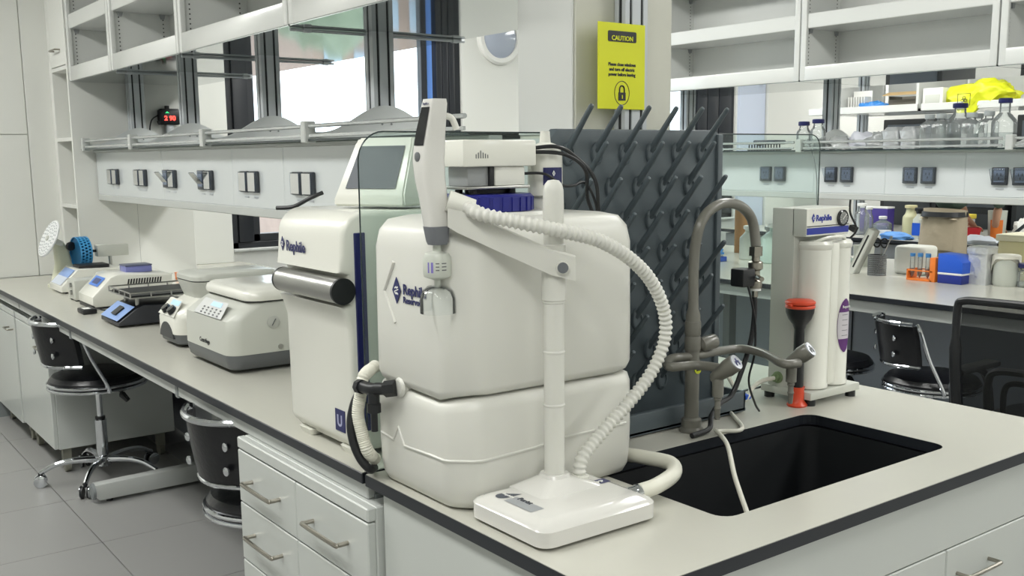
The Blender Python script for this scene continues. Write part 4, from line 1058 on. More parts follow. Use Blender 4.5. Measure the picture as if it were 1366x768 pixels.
# --- water purifier (behind the glass)
t = thing('water_purifier', 'large white water purifier with chrome roller handle and tilted display behind the glass screen', 'water purifier', (1.2, 2.1, TOP))
dy0, dy1 = 1.945, 2.272
prof = [(1.025, .812), (1.400, .812), (1.400, 1.335), (1.395, 1.342)] + [(x, z) for x, z in arc(1.045, 1.287, .058, 90, 180, 8)] + [(.984, 1.25), (.980, 1.215), (1.004, 1.208), (1.010, 1.18), (1.008, 1.146), (.982, 1.142), (.992, 1.12), (1.000, 1.09), (1.002, .90)] + arc(1.030, .850, .028, 180, 235, 4)
b = new(); prism(b, prof, 'y', dy0, dy1, .012, seg=3); bd = obj('housing', b, devw, t, smooth=40)
b = new(); cyl(b, (.985, dy0-.006, 1.177), (.985, dy1-.03, 1.177), .0285, n=32); obj('roller_handle', b, brushed, t)
for ya in (dy0-.010, dy1-.034):
    b = new(); cyl(b, (.985, ya, 1.177), (.985, ya+.008, 1.177), .0288, n=32); obj('handle_end_cap', b, blackp, t)
b = new(); box(b, 1.018, 1.045, dy0-.003, dy0+.002, .86, 1.30, .0015, seg=1); obj('navy_strip', b, navy, t)
for y in (dy0+.05, dy1-.06):
    for x in (1.03, 1.36): b = new(); body(b, [(TOP, x, y, .03, .05, .008), (TOP+.016, x, y, .045, .07, .01)]); obj('foot', b, devw, t)
emblem((.983, 2.235, 1.262), -Y, Z, .017, navy, paper, bd)
text('Rephile', .034, (.9815, 2.212, 1.248), -Y, Z, navy, bd, bold=.0008)
b = new(); box(b, 1.000, 1.0015, 1.982, 2.028, .852, .902); obj('navy_badge', b, navy, bd, smooth=0)
text('U', .036, (1.000, 2.019, .864), -Y, Z, mat('badge_text', (170, 172, 200), .5), bd, bold=.001)
# display head
b = new()
A = Vector((1.085, 2.12, 1.350)); 
uv = Vector((.45, -.89, 0)).normalized(); nv = Vector((-.89, -.45, 0)).normalized()
def dp(a, c, h): return A+uv*a-nv*c+Z*h
rings = []
for (h, c0, c1, a0, a1) in ((0, -.012, .14, -.015, .175), (.012, -.014, .14, -.017, .177), (.03, -.008, .13, -.012, .172), (.145, .058, .12, .0, .158), (.155, .066, .115, .005, .153)):
    rings.append([dp(a0, c0, h), dp(a1, c0, h), dp(a1, c1, h), dp(a0, c1, h)])
loft(b, rings)
bmesh.ops.bevel(b, geom=list(b.edges), offset=.004, segments=2, affect='EDGES'); dh = obj('display_head', b, devw, t)
b = new()
def face_pt(a, h): 
    c = -.008+(h-.03)/(.115)*.066; return dp(a, c-.0025, h)
b.faces.new([b.verts.new(p) for p in (face_pt(.012, .040), face_pt(.148, .040), face_pt(.143, .136), face_pt(.020, .136))]); obj('display_screen', b, screen, dh, smooth=0)
b = new(); tube(b, [(1.09, 2.23, 1.378), (1.06, 2.24, 1.365), (1.03, 2.27, 1.345), (1.0, 2.30, 1.342)], .005, 8); b2_ = obj('display_cable', b, blackp, t)

# ================================================================== INSTRUMENTS ON THE LONG BENCH
def instr(name, label, cat, x, y, rz=0): return thing(name, label, cat, (x, y, TOP), rz, world=False)
# local frame: x = depth away from the aisle (front at x=0), y = along the bench, z up
# big centrifuge
t = instr('centrifuge', 'large pale grey centrifuge with lid and keypad beside the water purifier', 'centrifuge', 1.112, 2.955)
Lc, Dc = .41, .41
b = new(); body(b, [(.012, Dc/2, Lc/2, Dc-.03, Lc-.03, .03), (.02, Dc/2, Lc/2, Dc-.012, Lc-.012, .035), (.045, Dc/2, Lc/2, Dc, Lc, .04), (.062, Dc/2, Lc/2, Dc, Lc, .04)], n=6); obj('base_skirt', b, dgrey, t)
b = new(); body(b, [(.060, Dc/2, Lc/2, Dc+.004, Lc+.004, .045), (.12, Dc/2, Lc/2, Dc+.004, Lc+.004, .045), (.165, Dc/2+.002, Lc/2, Dc, Lc, .045), (.19, Dc/2+.018, Lc/2, Dc-.032, Lc-.008, .05), (.216, Dc/2+.040, Lc/2, Dc-.078, Lc-.014, .05), (.219, Dc/2+.042, Lc/2, Dc-.09, Lc-.02, .05)], n=6); bd = obj('housing', b, devg, t, smooth=45)
b = new(); body(b, [(.219, Dc/2+.038, Lc/2, Dc-.075, Lc-.010, .05), (.223, Dc/2+.038, Lc/2, Dc-.075, Lc-.010, .05)], n=6); obj('lid_gap', b, blackp, t)
b = new(); body(b, [(.223, Dc/2+.034, Lc/2, Dc-.07, Lc-.004, .05), (.232, Dc/2+.034, Lc/2, Dc-.066, Lc, .05), (.247, Dc/2+.036, Lc/2, Dc-.07, Lc-.008, .05), (.256, Dc/2+.04, Lc/2, Dc-.09, Lc-.03, .045)], n=6); obj('lid', b, devw, t, smooth=45)
b = new()
qn = Vector((-.048, 0, .03)).normalized()
def kp(y, s): return Vector((.0, 0, .168)).lerp(Vector((.036, 0, .213)), s)+Vector((-.001, y, .001))
b.faces.new([b.verts.new(p) for p in (kp(.06, .0), kp(.30, .0), kp(.28, 1.0), kp(.08, 1.0))]); kpd = obj('keypad_panel', b, mat('keypad_panel', (204, 206, 205), .3), t, smooth=0)
b = new(); b.faces.new([b.verts.new(kp(y, s)+qn*.0015) for y, s in ((.11, .62), (.20, .62), (.195, .9), (.115, .9))]); obj('lcd', b, lcd, kpd, smooth=0)
b = new()
for i in range(5):
    for j in range(3):
        c_ = kp(.10+i*.035, .12+j*.17)+qn*.001; obox(b, c_, (.0, .0055, 0), (.0016, 0, .002), qn*.0006)
obj('keys', b, dgrey, kpd, smooth=0)
b = new(); lathe(b, [(0, 0), (.020, 0), (.020, .002), (.017, .003), (0, .003)], 24, (.145, -.002, .155), axis=(0, -1, 0)); k_ = obj('emergency_release', b, mat('release_grey', (182, 184, 178), .4), bd)
b = new(); obox(b, (.145, -.006, .155), (.006, 0, .010), (0, .001, 0), (-.001, 0, .0006)); obj('slot', b, dgrey, k_)
b = new(); cyl(b, (.165, -.002, .075), (.165, -.006, .075), .008); obj('screw', b, brushed, bd)
text('Centrifuge', .021, (-.0035, .25, .078), -Y, Z, blackp, bd, name='model_lettering', bold=.0002)
b = new(); box(b, .200, .28, -.004, .0, .105, .130); obj('warning_label', b, ylabel, bd, smooth=0)
b = new(); prism(b, [(.210, .110), (.228, .110), (.219, .126)], 'y', -.0048, -.0036); obj('warning_triangle', b, blackp, bd, smooth=0)
b = new(); box(b, .200, .38, -.004, .01, .062, .098, .002); obj('power_inlet', b, blackp, bd)
# small centrifuge
t = instr('small_centrifuge', 'smaller grey-white centrifuge with two black knobs behind the large one', 'centrifuge', 1.135, 3.50)
Lc, Dc = .23, .36
b = new(); body(b, [(.010, Dc/2, Lc/2, Dc-.03, Lc-.03, .04), (.016, Dc/2, Lc/2, Dc-.01, Lc-.01, .045), (.05, Dc/2, Lc/2, Dc, Lc, .05)], n=6)
obj('base_skirt', b, dgrey, t)
b = new(); body(b, [(.048, Dc/2, Lc/2, Dc+.004, Lc+.004, .05), (.10, Dc/2, Lc/2, Dc+.004, Lc+.004, .05), (.125, Dc/2+.005, Lc/2, Dc-.01, Lc, .05), (.17, Dc/2+.045, Lc/2, Dc-.09, Lc-.02, .05)], n=6); bd = obj('housing', b, devw, t, smooth=45)
b = new(); body(b, [(.165, Dc/2+.045, Lc/2, Dc-.09, Lc-.02, .06), (.19, Dc/2+.04, Lc/2, Dc-.08, Lc-.01, .06), (.228, Dc/2+.035, Lc/2, Dc-.07, Lc, .05), (.23, Dc/2+.035, Lc/2, Dc-.075, Lc-.01, .05)], n=6); obj('bowl', b, devg, t, smooth=45)
b = new(); body(b, [(.230, Dc/2+.035, Lc/2, Dc-.07, Lc, .05), (.233, Dc/2+.035, Lc/2, Dc-.07, Lc, .05)], n=6); obj('lid_gap', b, blackp, t)
b = new(); body(b, [(.233, Dc/2+.05, Lc/2, Dc-.04, Lc+.006, .05), (.247, Dc/2+.05, Lc/2, Dc-.04, Lc+.006, .05), (.255, Dc/2+.05, Lc/2, Dc-.06, Lc-.01, .04)], n=6); obj('lid', b, devg, t, smooth=45)
qn = Vector((-.045, 0, .06)).normalized()
def kp(y, s): return Vector((.006, 0, .104)).lerp(Vector((.050, 0, .160)), s)+Vector((-.008, y, .006))
b = new(); b.faces.new([b.verts.new(kp(y, s)) for y, s in ((.03, .0), (.20, .0), (.18, 1.0), (.05, 1.0))]); kpd = obj('control_panel', b, devw, t, smooth=0)
b = new(); b.faces.new([b.verts.new(kp(y, s)+qn*.001) for y, s in ((.055, .62), (.14, .62), (.14, .9), (.055, .9))]); obj('lcd', b, lcd, kpd, smooth=0)
for y in (.075, .135): 
    b = new(); c_ = kp(y, .3); lathe(b, [(.019, 0), (.018, .004), (.016, .016), (0, .017)], 16, c_, axis=qn); obj('knob', b, blackg, kpd)
b = new()
for k in range(6): box(b, .05, .085, -.004, .002, .065+k*.0125, .071+k*.0125)
obj('vent_slots', b, blackp, bd, smooth=0)
b = new(); prism(b, arc(Lc/2, .012, .075, 15, 165, 10), 'x', -.004, .004); obj('foot_recess', b, mat('recess_dark', (58, 60, 62), .5), bd)
text('Centrifuge', .014, (-.0035, .15, .062), -Y, Z, blackp, bd, name='model_lettering')

# platform shaker
t = instr('platform_shaker', 'black platform shaker with pale blue control face and wire-edged tray', 'shaker', 1.10, 4.10)
b = new(); prism(b, [(.0, .008), (.32, .008), (.32, .075), (.10, .085), (.075, .075), (.0, .022)], 'y', 0, .26, .006); bd = obj('body', b, mat('shaker_black', (38, 40, 46), .4), t)
b = new(); s0, s1 = Vector((-.002, 0, .026)), Vector((.070, 0, .077)); 
n_ = Vector((-.05, 0, .07)).normalized()
b.faces.new([b.verts.new(p+n_*.003+Vector((0, y, 0))) for p, y in ((s0, .012), (s0, .248), (s1, .248), (s1, .012))]); cp_ = obj('control_face', b, sky_lbl, t, smooth=0)
b = new(); obox(b, s0.lerp(s1, .5)+Vector((0, .115, 0))+n_*.006, (.0, .028, 0), (.018, 0, .0127), n_*.004, .002); obj('rocker_switch', b, blackp, cp_)
b = new()
for x in (.09, .28):
    for y in (.05, .21): cyl(b, (x, y, .07), (x, y, .118), .008)
obj('tray_posts', b, brushed, t)
b = new(); box(b, .045, .37, -.02, .28, .116, .122, .002); box(b, .055, .36, -.01, .27, .122, .126); obj('tray', b, blackp, t)
b = new()
for z in (.118, .138):
    tube(b, [(.045, -.02, z), (.37, -.02, z), (.37, .28, z), (.045, .28, z), (.045, -.02, z)], .003, 6, smooth=False)
for k in range(5):
    for y in (-.02, .28): cyl(b, (.045+k*.081, y, .118), (.045+k*.081, y, .140), .003, n=6)
for k in range(1, 4):
    for x in (.045, .37): cyl(b, (x, -.02+k*.075, .118), (x, -.02+k*.075, .140), .003, n=6)
obj('wire_rail', b, brushed, t)
# thermo shaker (white, blue screen, side vents)
t = instr('dry_bath', 'long white heating block with blue screen and slotted side behind the black shaker', 'heating block', 1.155, 4.70)
b = new(); prism(b, [(.0, .02), (.012, .008), (.36, .008), (.36, .135), (.12, .150), (.085, .140), (.0, .055)], 'y', 0, .25, .008); bd = obj('housing', b, devw, t)
b = new(); prism(b, [(.002, .0), (.34, .0), (.34, .016), (.002, .016)], 'y', .006, .244, .003); obj('dark_base', b, blackp, t)
s0, s1 = Vector((.002, 0, .058)), Vector((.083, 0, .137)); n_ = Vector((-.08, 0, .083)).normalized()
def fp(y, s, h=.003): return s0.lerp(s1, s)+Vector((0, y, 0))+n_*h
b = new(); b.faces.new([b.verts.new(fp(y, s)) for y, s in ((.05, .45), (.20, .45), (.20, .92), (.05, .92))]); sp = obj('blue_screen_panel', b, mat('panel_blue', (70, 130, 225), .3), t, smooth=0)
b = new(); b.faces.new([b.verts.new(fp(y, s, .0045)) for y, s in ((.08, .55), (.17, .55), (.17, .82), (.08, .82))]); obj('screen', b, mat('deep_blue', (40, 60, 120), .3), sp, smooth=0)
b = new()
for k in range(13): obox(b, (.16+k*.012, -.0005, .112), (.0032, 0, .0), (0, .0012, 0), (.003, 0, .014))
obj('vent_slots', b, blackp, bd, smooth=0)
b = new(); body(b, [(.0, .0, 0, .1, .1, .01), (.03, .0, 0, .1, .1, .01)])
bmesh.ops.translate(b, verts=b.verts, vec=(.26, .14, .148)); o = b
tb = instr('tube_block', 'violet-blue clear lidded tube box lying on the white heating block', 'box', 1.155+.24, 4.85)
tb.location.z = TOP+.142
bm_ = new(); box(bm_, -.06, .06, -.05, .05, 0, .030, .004); obj('box_body', bm_, mat('violet_box', (120, 125, 185), .3), tb); b.free()
bm_ = new(); box(bm_, -.062, .062, -.052, .052, .030, .036, .003); obj('box_lid', bm_, mat('lid_grey_blue', (92, 98, 122), .3), tb)
# black power adapter + cable
t = instr('power_adapter', 'small black power adapter lying in front of the white heating block', 'adapter', 1.115, 4.62)
b = new(); box(b, -.035, .025, -.05, .05, 0, .022, .006); obj('adapter_body', b, blackp, t)
b = new(); box(b, -.025, .005, -.03, .02, .022, .0225); obj('adapter_label', b, paper, t, smooth=0)
b = new(); tube(b, [(.0, .05, .01), (.02, .09, .008), (.04, .07, .008), (.05, .03, .01), (.06, -.01, .008), (.10, -.05, .006)], .003, 6); obj('cord', b, blackp, t)
# metal box between
t = instr('metal_cased_box', 'small grey metal-cased unit between the rotator base and the heating block', 'box', 1.16, 5.03)
b = new(); box(b, 0, .16, 0, .13, 0.006, .10, .004); obj('case', b, devg, t)
b = new()
for z in (.04, .075): cyl(b, (-.001, .05, z), (-.010, .05, z), .011)
obj('connector', b, brushed, t)
b = new()
for y in (.02, .11): box(b, 0.005, .03, y-.01, y+.01, 0, .008)
obj('foot', b, blackp, t)
# tube rotator with pale blue display (white wedge)
t = instr('mixer_base', 'white wedge-shaped mixer with pale blue display and slotted side near the end wall', 'mixer', 1.175, 5.36)
b = new(); prism(b, [(.0, .008), (.30, .008), (.30, .112), (.085, .118), (.0, .035)], 'y', 0, .26, .006); bd = obj('housing', b, devw, t)
s0, s1 = Vector((.001, 0, .036)), Vector((.083, 0, .115)); n_ = Vector((-.08, 0, .083)).normalized()
b = new(); b.faces.new([b.verts.new(fp(y, s)) for y, s in ((.03, .05), (.23, .05), (.23, .5), (.03, .5))]); kpd = obj('key_panel', b, mat('key_pale', (205, 214, 228), .3), t, smooth=0)
b = new(); b.faces.new([b.verts.new(fp(y, s)) for y, s in ((.03, .5), (.23, .5), (.23, .95), (.03, .95))]); obj('pale_display', b, sky_lbl, t, smooth=0)
b = new()
for k in range(10): obox(b, (.10+k*.013, -.0005, .058), (.0042, 0, 0), (0, .0012, 0), (.012, 0, .020))
obj('vent_slots', b, mgrey, bd, smooth=0)
b = new(); box(b, .02, .28, .01, .25, 0, .01); obj('foot_frame', b, blackp, t, smooth=0)
b = new(); box(b, .10, .25, .05, .17, .116, .132, .003); obj('dark_block', b, blackp, t)
# rotators
t = instr('disc_rotator', 'tube rotator with perforated white disc on a cream stand, furthest left', 'rotator', 1.24, 5.70)
b = new(); body(b, [(0, .02, 0, .14, .12, .03), (.012, .02, 0, .14, .12, .03), (.03, .02, 0, .11, .09, .03), (.12, .03, 0, .085, .07, .025), (.20, .02, 0, .07, .06, .02), (.235, .01, 0, .05, .05, .015)]); obj('stand', b, mat('cream_stand', (212, 214, 190), .35), t)
ax = Vector((-.87, -.08, .42)).normalized(); c_ = Vector((-.050, -.085, .262))
b = new(); lathe(b, [(0, -.006), (.098, -.006), (.102, 0), (.098, .006), (0, .006)], 40, c_, axis=ax); dsc = obj('disc', b, mat('disc_white', (226, 228, 228), .3), t)
b = new(); cyl(b, c_-ax*.07, c_+ax*.014, .014); obj('hub', b, devg, t)
b = new(); u = ax.cross(Z).normalized(); v_ = ax.cross(u)
for rr, nn in ((.088, 26), (.07, 20), (.052, 15), (.034, 9)):
    for k in range(nn):
        a = 2*PI*k/nn; p = c_+(u*math.cos(a)+v_*math.sin(a))*rr; cyl(b, p-ax*.0065, p+ax*.0068, .0042, n=8)
obj('tube_holes', b, mat('hole_grey', (150, 156, 158), .6), dsc, smooth=0)
b = new(); lathe(b, [(.0, 0), (.022, 0), (.024, .006), (.024, .016), (.018, .02), (0, .02)], 9, (.055, -.05, .215), axis=(.2, -1, 0)); obj('black_knob', b, blackp, t)
t = instr('drum_rotator', 'blue perforated drum on a grey motor arm with steel pole', 'rotator', 1.487, 5.62)
b = new(); lathe(b, [(.06, 0), (.06, .008), (.012, .012), (.012, .014)], 24, (0, 0, 0)); cyl(b, (0, 0, .01), (0, 0, .155), .009); obj('steel_pole', b, brushed, t)
b = new(); box(b, -.07, .09, -.03, .03, .155, .215, .003); obj('motor_box', b, devg, t)
b = new(); cyl(b, (-.07, 0, .185), (-.10, 0, .185), .007); obj('shaft', b, blackp, t)
b = new(); R_ = .082; nseg = 30
c0 = Vector((-.145, 0, .182)); ax = Vector((-1, -.12, 0)).normalized(); u = Vector((0, 0, 1)); v_ = ax.cross(u).normalized(); u = v_.cross(ax)
for h in (-.027, -.009, .009, .027):
    lathe(b, [(R_-.004, h-.0035), (R_, h-.0035), (R_, h+.0035), (R_-.004, h+.0035), (R_-.004, h-.0035)], nseg, c0, axis=ax)
for row in range(3):
    for k in range(nseg):
        a = 2*PI*(k+(row % 2)*.5)/nseg; rad = u*math.cos(a)+v_*math.sin(a); tg = -u*math.sin(a)+v_*math.cos(a)
        obox(b, c0+rad*(R_-.002)+ax*(-.018+.018*row), ax*.009, tg*.0035, rad*.002)
obj('perforated_drum', b, ringblue, t)
b = new(); lathe(b, [(0, -.030), (.02, -.030), (.02, -.02), (0, -.02)], nseg, c0, axis=ax); 
for k in range(4):
    rad = u*math.cos(k*PI/2)+v_*math.sin(k*PI/2); cyl(b, c0-ax*.027, c0-ax*.027+rad*R_*.98, .004, n=6)
obj('drum_hub', b, mat('ring_blue_dark', (48, 120, 178), .4), t)
# orange box
t = instr('orange_tube_box', 'tiny orange plastic box on the bench behind the small centrifuge', 'box', 1.86, 5.60)
b = new(); box(b, -.035, .035, -.02, .02, 0, .034, .003); obj('box_body', b, orange, t)
b = new(); box(b, -.037, .037, -.022, .022, .034, .040, .002); obj('lid', b, orange, t)

# gas alarm on the post
t = thing('gas_alarm', 'black gas alarm showing red digits mounted between the two far posts', 'alarm', (1.928, 5.91, 1.69))
gx, gy, gz = 1.94, 5.90, 1.70
b = new(); body(b, [(-.045, 0, 0, .10, .04, .012), (-.035, 0, 0, .125, .05, .015), (.035, 0, 0, .125, .05, .015), (.045, 0, 0, .10, .04, .012)]); bmesh.ops.translate(b, verts=b.verts, vec=(gx, gy, gz)); gb = obj('case', b, blackp, t)
b = new(); cyl(b, (gx-.01, gy, gz+.04), (gx-.01, gy, gz+.062), .013); cyl(b, (gx-.055, gy-.01, gz-.03), (gx-.068, gy-.01, gz-.036), .012); cyl(b, (gx+.055, gy-.01, gz-.03), (gx+.068, gy-.01, gz-.036), .012); obj('lug', b, blackp, gb)
b = new(); box(b, gx-.02, gx+.02, gy-.01, gy+.02, gz-.12, gz-.042, .003); obj('sensor_neck', b, alum, t)
text('2 90', .036, (gx-.036, gy-.0275, gz-.020), X, Z, redled, gb, name='red_digits', bold=.0012)
b = new(); prism(b, [(gx-.03, gz+.02), (gx-.006, gz+.02), (gx-.018, gz+.030)], 'y', gy-.0275, gy-.026); obj('green_indicator', b, greenled, gb, smooth=0)
b = new(); tube(b, [(gx-.06, gy, gz+.01), (gx-.10, gy, gz-.02), (gx-.115, gy, gz-.09), (gx-.11, gy, gz-.17)], .004, 8); obj('cable', b, blackp, t)

# round wall fixture
t = thing('round_wall_fixture', 'round white wall fixture with glossy grey dome on the end wall right of the window', 'wall fixture', (4.58, WY, 2.30))
b = new(); lathe(b, [(.20, 0), (.20, .02), (.185, .035), (.155, .035), (.15, .02), (0, .02)], 40, (4.60, WY, 2.34), axis=(0, -1, 0)); obj('outer_ring', b, paper, t)
b = new(); lathe(b, [(.152, .02), (.13, .035), (.07, .05), (0, .055)], 40, (4.60, WY, 2.34), axis=(0, -1, 0)); obj('dome', b, mat('dome_grey', (176, 184, 200), .12, coat=.5), t)

# caution sign on the post
t = thing('caution_sign', 'bright yellow plastic CAUTION sign with padlock symbol hung on the white column', 'sign', (1.752, 1.855, 1.69))
sy = 1.852
c0 = at(798, 28, 1, sy); c1 = at(861, 34, 1, sy); c2 = at(859, 149, 1, sy); c3 = at(798, 145, 1, sy)
sx0, sx1, sz0, sz1 = c0.x, c1.x, c3.z, c0.z
b = new(); box(b, sx0, sx1, sy, sy+.003, sz0, sz1, .001, seg=1); sg = obj('plate', b, yellow, t, smooth=0)
sw, sh = sx1-sx0, sz1-sz0
def SP(u, v): return Vector((sx0+u*sw, sy-.0004, sz0+v*sh))
b = new(); prism(b, [(p[0], p[1]) for p in rrect(sx0+.5*sw, sz0+.845*sh, .60*sw, .125*sh, .004)], 'y', sy-.001, sy+.001); obj('black_banner', b, blackp, sg, smooth=0)
text('CAUTION', .0155, SP(.5, .80)-Y*.001, X, Z, yellow, sg, align='CENTER', bold=.0003)
for k, ln in enumerate(('Please close windows', 'and turn off electric', 'power before leaving')):
    text(ln, .0108, SP(.5, .505-k*.058), X, Z, blackp, sg, align='CENTER', bold=.0004, xs=.95)
b = new()
cc = SP(.5, .19)
ring = lambda r: [(cc.x+r*.85*math.cos(2*PI*k/36), cc.z+r*math.sin(2*PI*k/36)) for k in range(36)]
loft(b, [[(x, sy-.0008, z) for x, z in ring(.0275)], [(x, sy-.0008, z) for x, z in ring(.0292)], [(x, sy+.001, z) for x, z in ring(.0292)], [(x, sy+.001, z) for x, z in ring(.0275)]], closed=True)
obj('symbol_ring', b, blackp, sg, smooth=0)
b = new(); obox(b, cc+Vector((0, -.0004, -.008)), (.0115, 0, 0), (0, .0006, 0), (0, 0, .0095))
tube(b, [cc+Vector((-.0075, -.0002, .0)), cc+Vector((-.0075, -.0002, .010)), cc+Vector((-.004, -.0002, .0165)), cc+Vector((.004, -.0002, .0165)), cc+Vector((.0075, -.0002, .010)), cc+Vector((.0075, -.0002, .0))], .0018, 8, k=4)
lk = obj('padlock_symbol', b, blackp, sg, smooth=0)
b = new(); obox(b, cc+Vector((0, -.0014, -.009)), (.0014, 0, 0), (0, .0004, 0), (0, 0, .0045)); obj('keyhole', b, yellow, lk, smooth=0)

# ================================================================== STOOLS AND CHAIR
def stool(label, x, y, rz, seat_z=.50, group='chrome and black laboratory stools'):
    t = thing('lab_stool', label, 'stool', (x, y, 0), rz, group, world=False)
    z = seat_z
    b = new(); lathe(b, [(0, -.012), (.195, -.012), (.205, 0), (.205, .022), (.19, .040), (.14, .052), (0, .056)], 36, (0, 0, z-.05)); obj('seat', b, vinyl, t)
    for dz in (-.062, -.044):
        b = new(); R = .209
        rings = [[(math.cos(2*PI*i/40)*(R+.007*math.cos(2*PI*j/8)), math.sin(2*PI*i/40)*(R+.007*math.cos(2*PI*j/8)), z+dz+.007*math.sin(2*PI*j/8)) for j in range(8)] for i in range(40)]
        loft(b, rings, closed=True); obj('chrome_seat_ring', b, chrome, t)
    # backrest: local -Y
    b = new(); rows = []
    for j in range(7):
        v = j/6; zz = z+.065+v*.175; rows.append([(x_, -.215-.035*v+.10*(x_*x_)/.03-.008, zz) for x_ in [(-.165+.33*i/10) for i in range(11)]])
    rows = [[(p[0]*(1-.05*abs(2*j/6-1)**3), p[1]*.9-.01, p[2]) for p in r] for j, r in enumerate(rows)]
    loft2 = [[b.verts.new(p) for p in r] for r in rows]; back = [[b.verts.new((p[0], p[1]-.022, p[2])) for p in r] for r in rows]
    for g, fl in ((loft2, 0), (back, 1)):
        for a, c in zip(g, g[1:]):
            for i in range(10): b.faces.new((a[i], a[i+1], c[i+1], c[i]))
    for i in range(10): b.faces.new((loft2[0][i], loft2[0][i+1], back[0][i+1], back[0][i])); b.faces.new((loft2[-1][i], loft2[-1][i+1], back[-1][i+1], back[-1][i]))
    for j in range(6):
        for i in (0, 10): b.faces.new((loft2[j][i], loft2[j+1][i], back[j+1][i], back[j][i]))
    bk = obj('backrest', b, vinyl, t)
    b = new(); q = lambda xx: .9*(.10*xx*xx/.03-.223)-.01
    tube(b, [(xx, q(xx)-.025-.03, z+.250) for xx in (-.165, -.11, -.05, 0, .05, .11, .165)], .010, 8); obj('top_tube', b, chrome, bk)
    b = new(); tube(b, [(xx, q(xx)-.012, z+.055) for xx in (-.165, -.11, -.05, 0, .05, .11, .165)], .009, 8); obj('bottom_tube', b, chrome, bk)
    for s in (-1, 1):
        b = new(); tube(b, [(s*.165, -.165, z+.250), (s*.188, -.155, z+.21), (s*.200, -.12, z+.10), (s*.212, -.06, z-.03), (s*.212, -.05, z-.065)], .009, 8); obj('back_bracket', b, chrome, t)
        for zz in (.11, .18):
            b = new(); lathe(b, [(0, 0), (.013, 0), (.013, .004), (.006, .006), (0, .006)], 12, (s*.09, q(.09)-.044, z+zz), axis=(0, -1, 0)); obj('bolt_plate', b, chrome, bk)
    b = new(); cyl(b, (0, 0, z-.09), (0, 0, z-.06), .05); cyl(b, (0, 0, .27), (0, 0, z-.07), .014); lathe(b, [(.026, .09), (.026, .285), (.02, .29)], 20, (0, 0, 0)); obj('gas_column', b, chrome, t)
    b = new(); cyl(b, (0, 0, .285), (0, 0, .30), .022); obj('collar', b, blackp, t)
    b = new(); tube(b, [(.03, .0, z-.085), (.09, .05, z-.09), (.13, .07, z-.12)], .007, 8); lathe(b, [(.008, 0), (.016, .01), (.012, .05), (0, .052)], 10, (.10, .055, z-.10), axis=(.5, .3, -.6)); obj('height_lever', b, blackp, t)
    b = new(); lathe(b, [(.035, .07), (.035, .115), (.026, .12)], 20, (0, 0, 0)); obj('hub', b, chrome, t)
    for k in range(5):
        a = 2*PI*k/5+.5; d = Vector((math.cos(a), math.sin(a), 0))
        b = new(); tube(b, [d*.02+Z*.098, d*.12+Z*.105, d*.20+Z*.095, d*.255+Z*.07, d*.268+Z*.062], .013, 10, rf=lambda L, i: .016-.02*L); obj('base_leg', b, chrome, t)
        b = new(); n_ = d.cross(Z)
        for s in (-1, 1): cyl(b, d*.268+Z*.026+n_*(.009*s), d*.268+Z*.026+n_*(.020*s), .026, n=14)
        cyl(b, d*.268+Z*.05, d*.268+Z*.066, .008)
        w_ = obj('caster', b, blackp, t)
        for s in (-1, 1):
            b = new(); lathe(b, [(.027, 0), (.029, .001), (.029, .003), (.027, .004)], 14, d*.268+Z*.028+n_*(.018*s), axis=n_*s)
            obj('caster_rim', b, chrome, w_)
    return t
s1 = stool('chrome and black stool tucked under the bench beside the mobile cabinet at the left', 1.165, 4.76, math.radians(-78), .515)
stool('chrome and black stool half hidden behind the drawer pedestal', 1.175, 2.80, math.radians(-76), .49)
s2 = stool('chrome and black stool in the far aisle beside the mesh office chair', 4.17, 2.45, math.radians(-122), .475)
dup(s2, (4.20, 3.02, 0), math.radians(-120), 'chrome and black stool in the far aisle behind the cartridge purifier')

t = thing('office_chair', 'black mesh-back office chair with curved armrest at the right edge of the picture', 'chair', (3.48, 1.62, 0))
ox, oy = 3.30, 1.615
b = new()
fr = [(ox+.03, oy+.235, .52), (ox-.005, oy+.225, .60), (ox-.012, oy+.235, .75), (ox+.0, oy+.243, .92), (ox+.002, oy+.225, .950), (ox+.002, oy+.15, .955), (ox+.002, oy, .957), (ox+.002, oy-.15, .955), (ox+.002, oy-.225, .950), (ox, oy-.243, .92), (ox-.012, oy-.235, .75), (ox-.005, oy-.225, .60), (ox+.03, oy-.235, .52)]
tube(b, fr, .017, 10, k=5, rf=lambda L, i: .020 if (L < .3 or L > 1.1) else .014)
tube(b, [(ox+.03, oy+.22, .53), (ox+.02, oy, .525), (ox+.03, oy-.22, .53)], .018, 8); obj('back_frame', b, blackp, t)
b = new(); g = []
for j in range(9):
    v = j/8; zz = .53+v*.42; g.append([b.verts.new((ox+.002-.02*math.sin(PI*v)+.02*(1-v)+.018*(1-(2*i/8-1)**2), oy-.225+.45*i/8, zz)) for i in range(9)])
for a, c in zip(g, g[1:]):
    for i in range(8): b.faces.new((a[i], a[i+1], c[i+1], c[i]))
m = obj('mesh_fabric', b, mesh_m, t)
b = new(); tube(b, [(ox+.05, oy+.14, .55), (ox+.05, oy+.145, .66), (ox+.05, oy+.12, .71), (ox+.05, oy, .72), (ox+.05, oy-.12, .71), (ox+.05, oy-.145, .66), (ox+.05, oy-.14, .55)], .013, 8)
tube(b, [(ox+.06, oy+.09, .56), (ox+.06, oy+.092, .64), (ox+.06, oy+.07, .675), (ox+.06, oy, .68), (ox+.06, oy-.07, .675), (ox+.06, oy-.092, .64), (ox+.06, oy-.09, .56), (ox+.06, oy, .555), (ox+.06, oy+.09, .56)], .010, 8); obj('lumbar_support', b, blackp, t)
b = new(); body(b, [(.455, ox+.25, oy, .46, .46, .08), (.47, ox+.25, oy, .50, .50, .10), (.51, ox+.25, oy, .50, .50, .10), (.525, ox+.25, oy, .44, .44, .09)]); obj('seat', b, vinyl, t)
